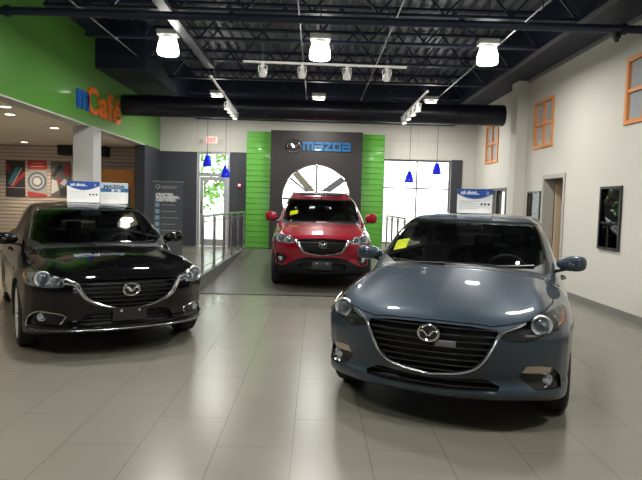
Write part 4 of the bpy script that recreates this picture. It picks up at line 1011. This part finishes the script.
# ---- framed pictures on the right wall
def framed(y0, y1, z0, z1, label, seed):
    e = empty('framed_poster',(XR-.002,(y0+y1)/2,z0),0,label,'framed poster'); w = (y1-y0)/2; h = z1-z0; rnd = random.Random(seed)
    g = G()
    for a,b,c,d in [(-w,-w+.035,0,h),(w-.035,w,0,h),(-w+.035,w-.035,0,.035),(-w+.035,w-.035,h-.035,h)]: g.box(-.03,0,a,b,c,d)
    g.build('frame', mat('frame_black',(.015,.015,.016),.3), e, smooth=False)
    g = G(); g.box(-.012,-.002,-w+.035,w-.035,.035,h-.035); g.build('print', mat('print_dark',(.05,.05,.055),.5), e, smooth=False)
    g = G(); x = -.014
    for k in range(9):
        zz = h*(.93-.05*k); g.box(x,-.0125,-w*.7,-w*.7+w*1.4*rnd.uniform(.6,1),zz-.012,zz-.002)
    g.box(x,-.0125,-w*.55,w*.2,h*.30,h*.50); g.box(x,-.0125,-w*.6,w*.6,h*.27,h*.285); g.box(x,-.0125,-w*.2,w*.5,h*.12,h*.22)
    g.build('printed_picture', mat('print_grey',(.22,.22,.23),.5), e, smooth=False)
    g = G(); g.box(-.0145,-.014,-w*.7,-w*.3,h*.52,h*.55); g.build('printed_mark', mat('print_red',(.45,.05,.05),.5), e, smooth=False)
    g = G(); g.box(-.020,-.018,-w+.035,w-.035,.035,h-.035); g.build('frame_glass', glass('picture_glass',(.95,.95,.95),.55), e, smooth=False)
framed(8.20,8.82,.95,1.91,'large black framed poster on the cream wall right of the office door',3)
framed(11.20,11.86,1.32,1.90,'small black framed poster on the cream wall left of the office door',5)
# ---- poster boards on the slat wall
def board(x0, x1, z0, z1, label): 
    e = empty('wall_poster',((x0+x1)/2,15.755,(z0+z1)/2),0,label,'poster',group='slat wall posters'); w,h = (x1-x0)/2,(z1-z0)/2
    return e,w,h
def flat(e, name, col, polys, k=1, rough=.45):
    for p in polys: g = G(); g.prism([(a,b) for a,b in p], 0, .002, M=axis_M((0,-.012-.003*k,0),(0,-1,0),(1,0,0))); g.build(name, mat('poster_'+name, col, rough), e, smooth=False)
def disc(cx,cy,r,n=28): return [(cx+r*math.cos(2*PI*k/n), cy+r*math.sin(2*PI*k/n)) for k in range(n)]
def R4(a,b,c,d): return [(a,c),(b,c),(b,d),(a,d)]
MP = lambda c: [(x*1,y) for x,y in c]
e,w,h = board(-8.56,-8.03,1.50,2.50,'dark poster with teal and red diagonal shapes, leftmost on the slat wall')
g = G(); g.box(-w,w,-.012,0,-h,h); g.build('poster_board', mat('poster_dark',(.045,.04,.045),.5), e, smooth=False)
flat(e,'teal',(.05,.22,.26),[[(-.22,-.15),(.0,.30),(.12,.34),(.08,.2),(-.12,-.17)]]); flat(e,'red',(.42,.05,.05),[[(-.18,-.22),(.26,.22),(.26,.10),(-.06,-.24)],R4(-.25,-.16,.2,.42)],2); flat(e,'grey_line',(.5,.5,.5),[[(-.10,-.18),(.16,.30),(.19,.29),(-.07,-.19)],R4(-w,w,-.25,-.235)],3)
e,w,h = board(-7.96,-7.43,1.51,2.54,'red and white poster with a large ring pattern, middle of the slat wall three')
g = G(); g.box(-w,w,-.012,0,-h,h); g.build('poster_board', mat('poster_pale',(.40,.38,.36),.5), e, smooth=False)
flat(e,'red_band',(.50,.06,.06),[R4(-w,w,.24,.50),[(-w,-.5),(w,-.5),(w,-.44),(-.1,-.38),(-w,-.36)]]); flat(e,'ring_dark',(.10,.12,.15),[disc(0,-.08,.255)],2); flat(e,'ring_pale',(.42,.44,.45),[disc(0,-.08,.205)],3); flat(e,'ring_inner',(.13,.15,.19),[disc(.0,-.08,.15)],4); flat(e,'ring_centre',(.55,.55,.50),[disc(.0,-.08,.105)],5); flat(e,'cream_bars',(.65,.5,.35),[R4(-.18,.18,.32,.345),R4(-.12,.14,.40,.42)],2)
e,w,h = board(-7.33,-6.78,1.54,2.50,'grey photographic poster with white and red patches, rightmost on the slat wall')
g = G(); g.box(-w,w,-.012,0,-h,h); g.build('poster_board', mat('poster_taupe',(.16,.145,.14),.5), e, smooth=False)
flat(e,'patch_white',(.62,.62,.62),[[(-.26,-.42),(-.05,-.30),(-.10,-.05),(-.24,.0)],[(-.02,-.12),(.10,.02),(.22,-.05),(.1,-.18)]]); flat(e,'patch_red',(.42,.06,.06),[R4(.12,.24,.1,.45),R4(-.08,.0,-.12,.02)],2); flat(e,'patch_dark',(.05,.05,.055),[[(-.24,.1),(-.02,.42),(.06,.36),(-.16,.05)],[(0,-.45),(.2,-.42),(.15,-.2),(-.02,-.26)]],3)
# ---- hanging black box, cabinet
g = G(); g.box(-6.98,-5.70,15.38,15.758,2.66,2.929); struct(g.build('trim_8', black))
e = empty('storage_cabinet',(-5.34,15.45,.001),0,'tall orange maple cabinet with a dark side against the slat wall','cabinet')
G().box(-.64,.50,-.27,.30,0,1.86,bev=.004).build('cabinet_body', wood, e)
for a,b in ((-.64,-.08),(-.065,.50)): d = G().box(a,b,-.30,-.272,1.875,2.29,bev=.004).build('cabinet_door', wood, e); G().sweep([((a+b)/2-.05,-.32,1.92),((a+b)/2+.05,-.32,1.92)],.008,8).build('door_handle', stainless, d)
G().box(-.64,.50,-.27,.30,1.862,2.30).build('upper_box', wood, e, smooth=False)
G().box(.505,.66,-.20,.30,0,2.30).build('side_panel', mat('cabinet_side',(.03,.025,.022),.5), e, smooth=False)
G().box(.05,.40,-.285,-.272,.1,1.80).build('grey_panel', mat('cabinet_grey',(.14,.14,.145),.5), e, smooth=False)
# ---- café downlights
for k,(x,y,l) in enumerate([(-4.95,9.12,'nearest the fascia edge'),(-5.33,9.95,'second from the fascia edge'),(-5.37,11.71,'beside the grey column'),(-7.61,14.9,'deepest over the slat wall posters'),(-7.6,10.0,'over the left of the café'),(-7.6,6.0,'over the café front'),(-5.4,6.0,'over the black car flank')]):
    e = empty('downlight',(x,y,2.929),0,'round recessed café ceiling light, '+l,'downlight',group='café downlights')
    g = G(); g.lathe([(.075,-.001),(.105,-.006),(.105,0),(.075,0)],24); g.build('trim_ring', white, e)
    g = G(); g.lathe([(0,-.002),(.076,-.002)],24); g.build('light_lens', mat('downlight_glow',(.9,.85,.75),.4,emit=(1,.86,.65),strength=8), e)
    l_ = bpy.data.lights.new('downlight_light','SPOT'); l_.energy = CAFE_W; l_.color = (1,.86,.68); l_.spot_size = 2.2; l_.spot_blend = .8; l_.shadow_soft_size = .07; lo_ = bpy.data.objects.new('downlight_light',l_); COL.objects.link(lo_); lo_.parent = e; lo_.location = (0,0,-.02)
# ---- banner stand
e = empty('banner_stand',(-3.25,12.5,.252),0,'dark grey roll-up banner stand with white capitals beside the entrance','banner stand')
g = G(); g.box(-.34,.34,-.05,.05,0,.05,bev=.01); g.box(-.345,.345,-.012,.012,1.665,1.69); g.sweep([(0,.02,.03),(0,.02,1.67)],.01,8); g.build('stand_frame', stainless, e)
g = G(); g.box(-.325,.325,-.008,-.004,.05,1.665); g.build('banner_sheet', mat('banner_grey',(.060,.065,.075),.5), e, smooth=False)
tw = mat('banner_white',(.75,.77,.8),.5)
for k,s_ in enumerate(('CRAFTED.','ENGINEERED.','CERTIFIED.')): text('banner_text',s_,.075,tw,e,(-.27,-.010,1.37-k*.062),(PI/2,0,0),.001,'LEFT',bold=.003,xw=(.40,.53,.46)[k])
g = G()
for k in range(2): g.box(-.15,.20-.05*k,-.011,-.009,1.56-k*.03,1.57-k*.03)
for k in range(6): g.box(-.14,.16+.03*(k%3),-.011,-.009,1.16-k*.14,1.17-k*.14)
g.build('small_print', mat('banner_pale',(.35,.37,.4),.5), e, smooth=False)
for k in range(6): g = G(); g.box(-.28,-.19,-.011,-.009,1.12-k*.14,1.21-k*.14); g.build('icon_square', mat('banner_blue',(.16,.30,.42),.5), e, smooth=False)
g = G(); g.sweep([(-.225+.045*math.cos(2*PI*k/20),-.011,1.565+.035*math.sin(2*PI*k/20)) for k in range(20)],.004,5,closed=True,up=(0,1,0)); g.build('banner_mark', tw, e)
# ================================================================ cars
def tag_sticker(car, root, x0, x1, y0, y1, name='price_tag'):
    rows = [[(x, y, car.zsurf(x,y)-.014) for x in np.linspace(x0,x1,5)] for y in np.linspace(y0,y1,5)]
    G().grid(rows).build(name, mat('tag_yellow_glow',(.80,.78,.02),.5,emit=(.8,.8,.02),strength=.12), root)  # a faint glow is added to the tag's yellow
CP = {'blue':((.7739,3.727,0),-.3849),'black':((-1.75,5.4037,0),.5435)}
car,blue = build_car(SEDAN3, M3, 'hatchback_car', 'blue-grey hatchback with twin fog lamps, nearest at the right on the tiled floor', *CP['blue'])
tag_sticker(car, blue, -.655, -.53, 1.56, 1.72)
e = empty('sensor_plate',(0.11,car.ysurf(.11,.625)-.0,.625)); e.parent = blue
G().box(-.07,.07,-.006,.01,-.022,.022,bev=.008).build('sensor_cover', mat('sensor_grey',(.10,.10,.105),.35), e)
Zr = car.zsurf(0,2.45)
car,blk = build_car(SEDAN6, M6, 'sedan_car', 'glossy black sedan with silver wheels and empty plate bracket, at the left', *CP['black'])
Zb1 = car.zsurf(-.08,2.72); Zb2 = car.zsurf(.45,2.95)
car,red = build_car(SUV, C5, 'suv_car', 'red sport utility vehicle parked on the ramp before the display wall', (.13,9.6,.013), .012, .041)
tag_sticker(car, red, -.62, -.46, 1.53, 1.64)
g = G()
for sx in (-1,1):
    pts = [(sx*(.60-.02*abs(y-2.9)), y, car.zsurf(.60,y)+.035) for y in np.linspace(2.05,3.8,12)]; pts[0] = (pts[0][0],pts[0][1],pts[0][2]-.035); pts[-1] = (pts[-1][0],pts[-1][1],pts[-1][2]-.035)
    G().sweep(pts,.016,8).build('roof_rail', mat('trim_black',(.01,.01,.011),.35), red)
pts = [(x, 2.10+.08*x*x, car.zsurf(x,2.12)+.028) for x in np.linspace(-.42,.42,15)]
G().sweep(pts,.018,8,(1.6,.9)).build('sunroof_deflector', mat('trim_black',(.01,.01,.011),.35), red)
# ---- roof signs
def roof_sign(carname, lx, ly, z, w, h, rz, label, kind):
    (X0,Y0,_),a = CP[carname]; X = X0+lx*math.cos(a)-ly*math.sin(a); Y = Y0+lx*math.sin(a)+ly*math.cos(a)
    e = empty('roof_sign',(X,Y,z),rz,label,'sign',group='signs on car roofs')
    G().box(-w/2,w/2,-.006,.0,.006,h).build('sign_panel', white_gloss, e, smooth=False); G().box(-w*.42,w*.42,-.09,.09,0.001,.007).build('sign_foot', mat('clear_foot',(.6,.62,.62),.2), e, smooth=False)
    if kind == 'ask':
        n = 20; top = [(-w/2,h),(w/2,h)]; arc = [(w/2-w*k/n, h*(.80-.20*math.sin(PI*k/n))) for k in range(n+1)]
        g = G(); g.prism([(-w/2,h)]+[(w/2,h)]+arc, 0, .002, M=axis_M((0,-.0085,0),(0,-1,0),(1,0,0)) ); o = g.build('blue_header', mat('sign_blue',(.015,.07,.30),.4), e, smooth=False)
        text('sign_text','ask about...',.06,white_gloss,e,(-w*.40,-.011,h*.78),(PI/2,0,0),.001,'LEFT',bold=.0015,xw=w*.52)
        g = G(); g.sweep([(w*.36+.012*math.cos(t),-.011,h*.84+.014*math.sin(t)) for t in np.linspace(0,2*PI,14)],.002,5); g.sweep([(w*.34,-.011,h*.77),(w*.39,-.011,h*.80)],.002,5); g.build('header_mark', white_gloss, e)
        g = G()
        for zz,l in ((.50,.7),(.44,.42),(.38,.58),(.29,.9),(.20,.6)): g.box(-w*.43,-w*.43+w*.86*l,-.008,-.0065,h*zz,h*zz+h*.012)
        g.build('small_print', mat('print_light',(.45,.46,.47),.5), e, smooth=False)
        g = G()
        for k in range(3): g.prism(disc(w*(.20+.10*k),h*.385,h*.045,16),0,.0015,M=axis_M((0,-.0065,0),(0,-1,0),(1,0,0)))
        g.build('black_dots', black, e, smooth=False)
    else:
        g = G(); g.box(-w/2,w/2,-.008,-.0062,h*.56,h*.74); g.build('blue_band', mat('band_blue',(.03,.13,.30),.4), e, smooth=False)
        g = G(); g.box(-w/2,w/2,-.008,-.0062,h*.74,h*.98); g.build('pale_band', mat('band_pale',(.42,.52,.60),.4), e, smooth=False)
        text('sign_text','MAZDA',.055,mat('print_navy',(.02,.03,.05),.4),e,(-w*.40,-.0095,h*.76),(PI/2,0,0),.001,'LEFT',bold=.002,xw=w*.78)
        text('sign_text','360',.05,white_gloss,e,(-w*.12,-.0095,h*.585),(PI/2,0,0),.001,'LEFT',bold=.002,xw=w*.34)
        g = G()
        for zz,l in ((.42,.8),(.33,.66),(.24,.74)): g.box(-w*.42,-w*.42+w*.84*l,-.008,-.0065,h*zz,h*zz+h*.014)
        g.build('small_print', mat('print_light',(.45,.46,.47),.5), e, smooth=False)
roof_sign('blue',-.02,2.50,Zr,.365,.262,-.20,'white sign with blue arched header standing on the blue-grey car roof','ask')
roof_sign('black',.0,2.72,Zb1,.41,.285,.32,'white sign with blue arched header on the black car roof, left one','ask')
roof_sign('black',.45,2.95,Zb2,.37,.30,.30,'white sign with a straight blue band on the black car roof, right one','mazda')
# ================================================================ outside
struct(G().box(-60,60,YB+.25,90,-.3,-.02).build('floor_outside', mat('concrete_outside',(.55,.54,.50),.8,noise=(.5,.08)), smooth=False))
leafm = mat('leaf_green',(.16,.36,.06),.5); bark = mat('bark',(.10,.07,.05),.8)
def tree(x, y, hgt, r, label, seed):
    e = empty('tree',(x,y,-.02),0,label,'tree',group='trees outside'); rnd = random.Random(seed)
    g = G(); g.sweep([(0,0,0),(.05,0,hgt*.35),(-.03,.05,hgt*.7)],[.16,.12,.05],8)
    for k in range(6): a = k*1.05; g.sweep([(0,0,hgt*(.3+.05*k)),(r*.6*math.cos(a),r*.6*math.sin(a),hgt*(.5+.06*k))],[.06,.02],6)
    g.build('trunk', bark, e); g = G()
    for k in range(1500):
        a = rnd.uniform(0,2*PI); u = rnd.uniform(-1,1); q = rnd.uniform(.35,1)**.5*r; s = math.sqrt(1-u*u)
        p = Vector((q*s*math.cos(a), q*s*math.sin(a), hgt*.62+q*u*hgt*.42/r)); M = Matrix.Translation(p)@Matrix.Rotation(rnd.uniform(0,6.3),4,(rnd.uniform(-1,1),rnd.uniform(-1,1),rnd.uniform(-1,1)+.01))
        l = rnd.uniform(.10,.2); g.add([(-l,0,0),(0,l*.5,.02),(l,0,0),(0,-l*.5,.02)],[(0,1,2,3)],0,M)
    g.build('foliage', leafm, e, smooth=False)
tree(-5.2,25,5.4,2.2,'leafy green tree seen through the glass above the entrance door',1)
# ---- outside frame struts seen through the round window
for a,b,n_,c_,l in (((-1.15,17.2,3.0),(1.6,17.2,-.02),'post_brown',(.30,.24,.18),'brown sloping post seen through the left of the round window'),((1.3,17.7,2.68),(-2.28,17.7,-.02),'post_grey',(.13,.13,.13),'grey sloping post seen through the right of the round window')):
    g = G(); g.bar(a,b,.20,.14,up=(0,1,0)); tag(g.build('sloping_post', mat(n_,c_,.6), smooth=False), l, 'post')
# ================================================================ light, camera
w = bpy.data.worlds.new('sky'); SC.world = w; w.use_nodes = True; nt = w.node_tree; bg = nt.nodes['Background']
sky = nt.nodes.new('ShaderNodeTexSky'); sky.sky_type = 'HOSEK_WILKIE'; sky.turbidity = 6; sky.sun_direction = (.2,.6,.75); sky.ground_albedo = .5
mx = nt.nodes.new('ShaderNodeMix'); mx.data_type = 'RGBA'; mx.inputs['Factor'].default_value = .75; mx.inputs['B'].default_value = (1,1,1,1)
nt.links.new(sky.outputs[0], mx.inputs['A']); nt.links.new(mx.outputs['Result'], bg.inputs[0]); bg.inputs[1].default_value = SKY_S
f,h,yaw,pit,roll = 566.04,1.5274,.0105,.0634,.0265
cd = bpy.data.cameras.new('camera'); cam = bpy.data.objects.new('camera',cd); COL.objects.link(cam); SC.camera = cam
cd.sensor_width = 36; cd.lens = f/642*36; cd.clip_end = 300
fw = Vector((math.sin(yaw)*math.cos(pit), math.cos(yaw)*math.cos(pit), -math.sin(pit))); r_ = Vector((math.cos(yaw),-math.sin(yaw),0)); u_ = r_.cross(fw)
r2 = r_*math.cos(roll)+u_*math.sin(roll); u2 = -r_*math.sin(roll)+u_*math.cos(roll)
M = Matrix((r2,u2,-fw)).transposed().to_4x4(); M.translation = (0,0,h); cam.matrix_world = M
vs_ = SC.view_settings; vs_.view_transform = 'Standard'; vs_.look = 'None'; vs_.gamma = 1; vs_.use_curve_mapping = False; vs_.exposure = EXPO
SC.cycles.max_bounces = 8; SC.cycles.transparent_max_bounces = 16; SC.cycles.sample_clamp_indirect = 6
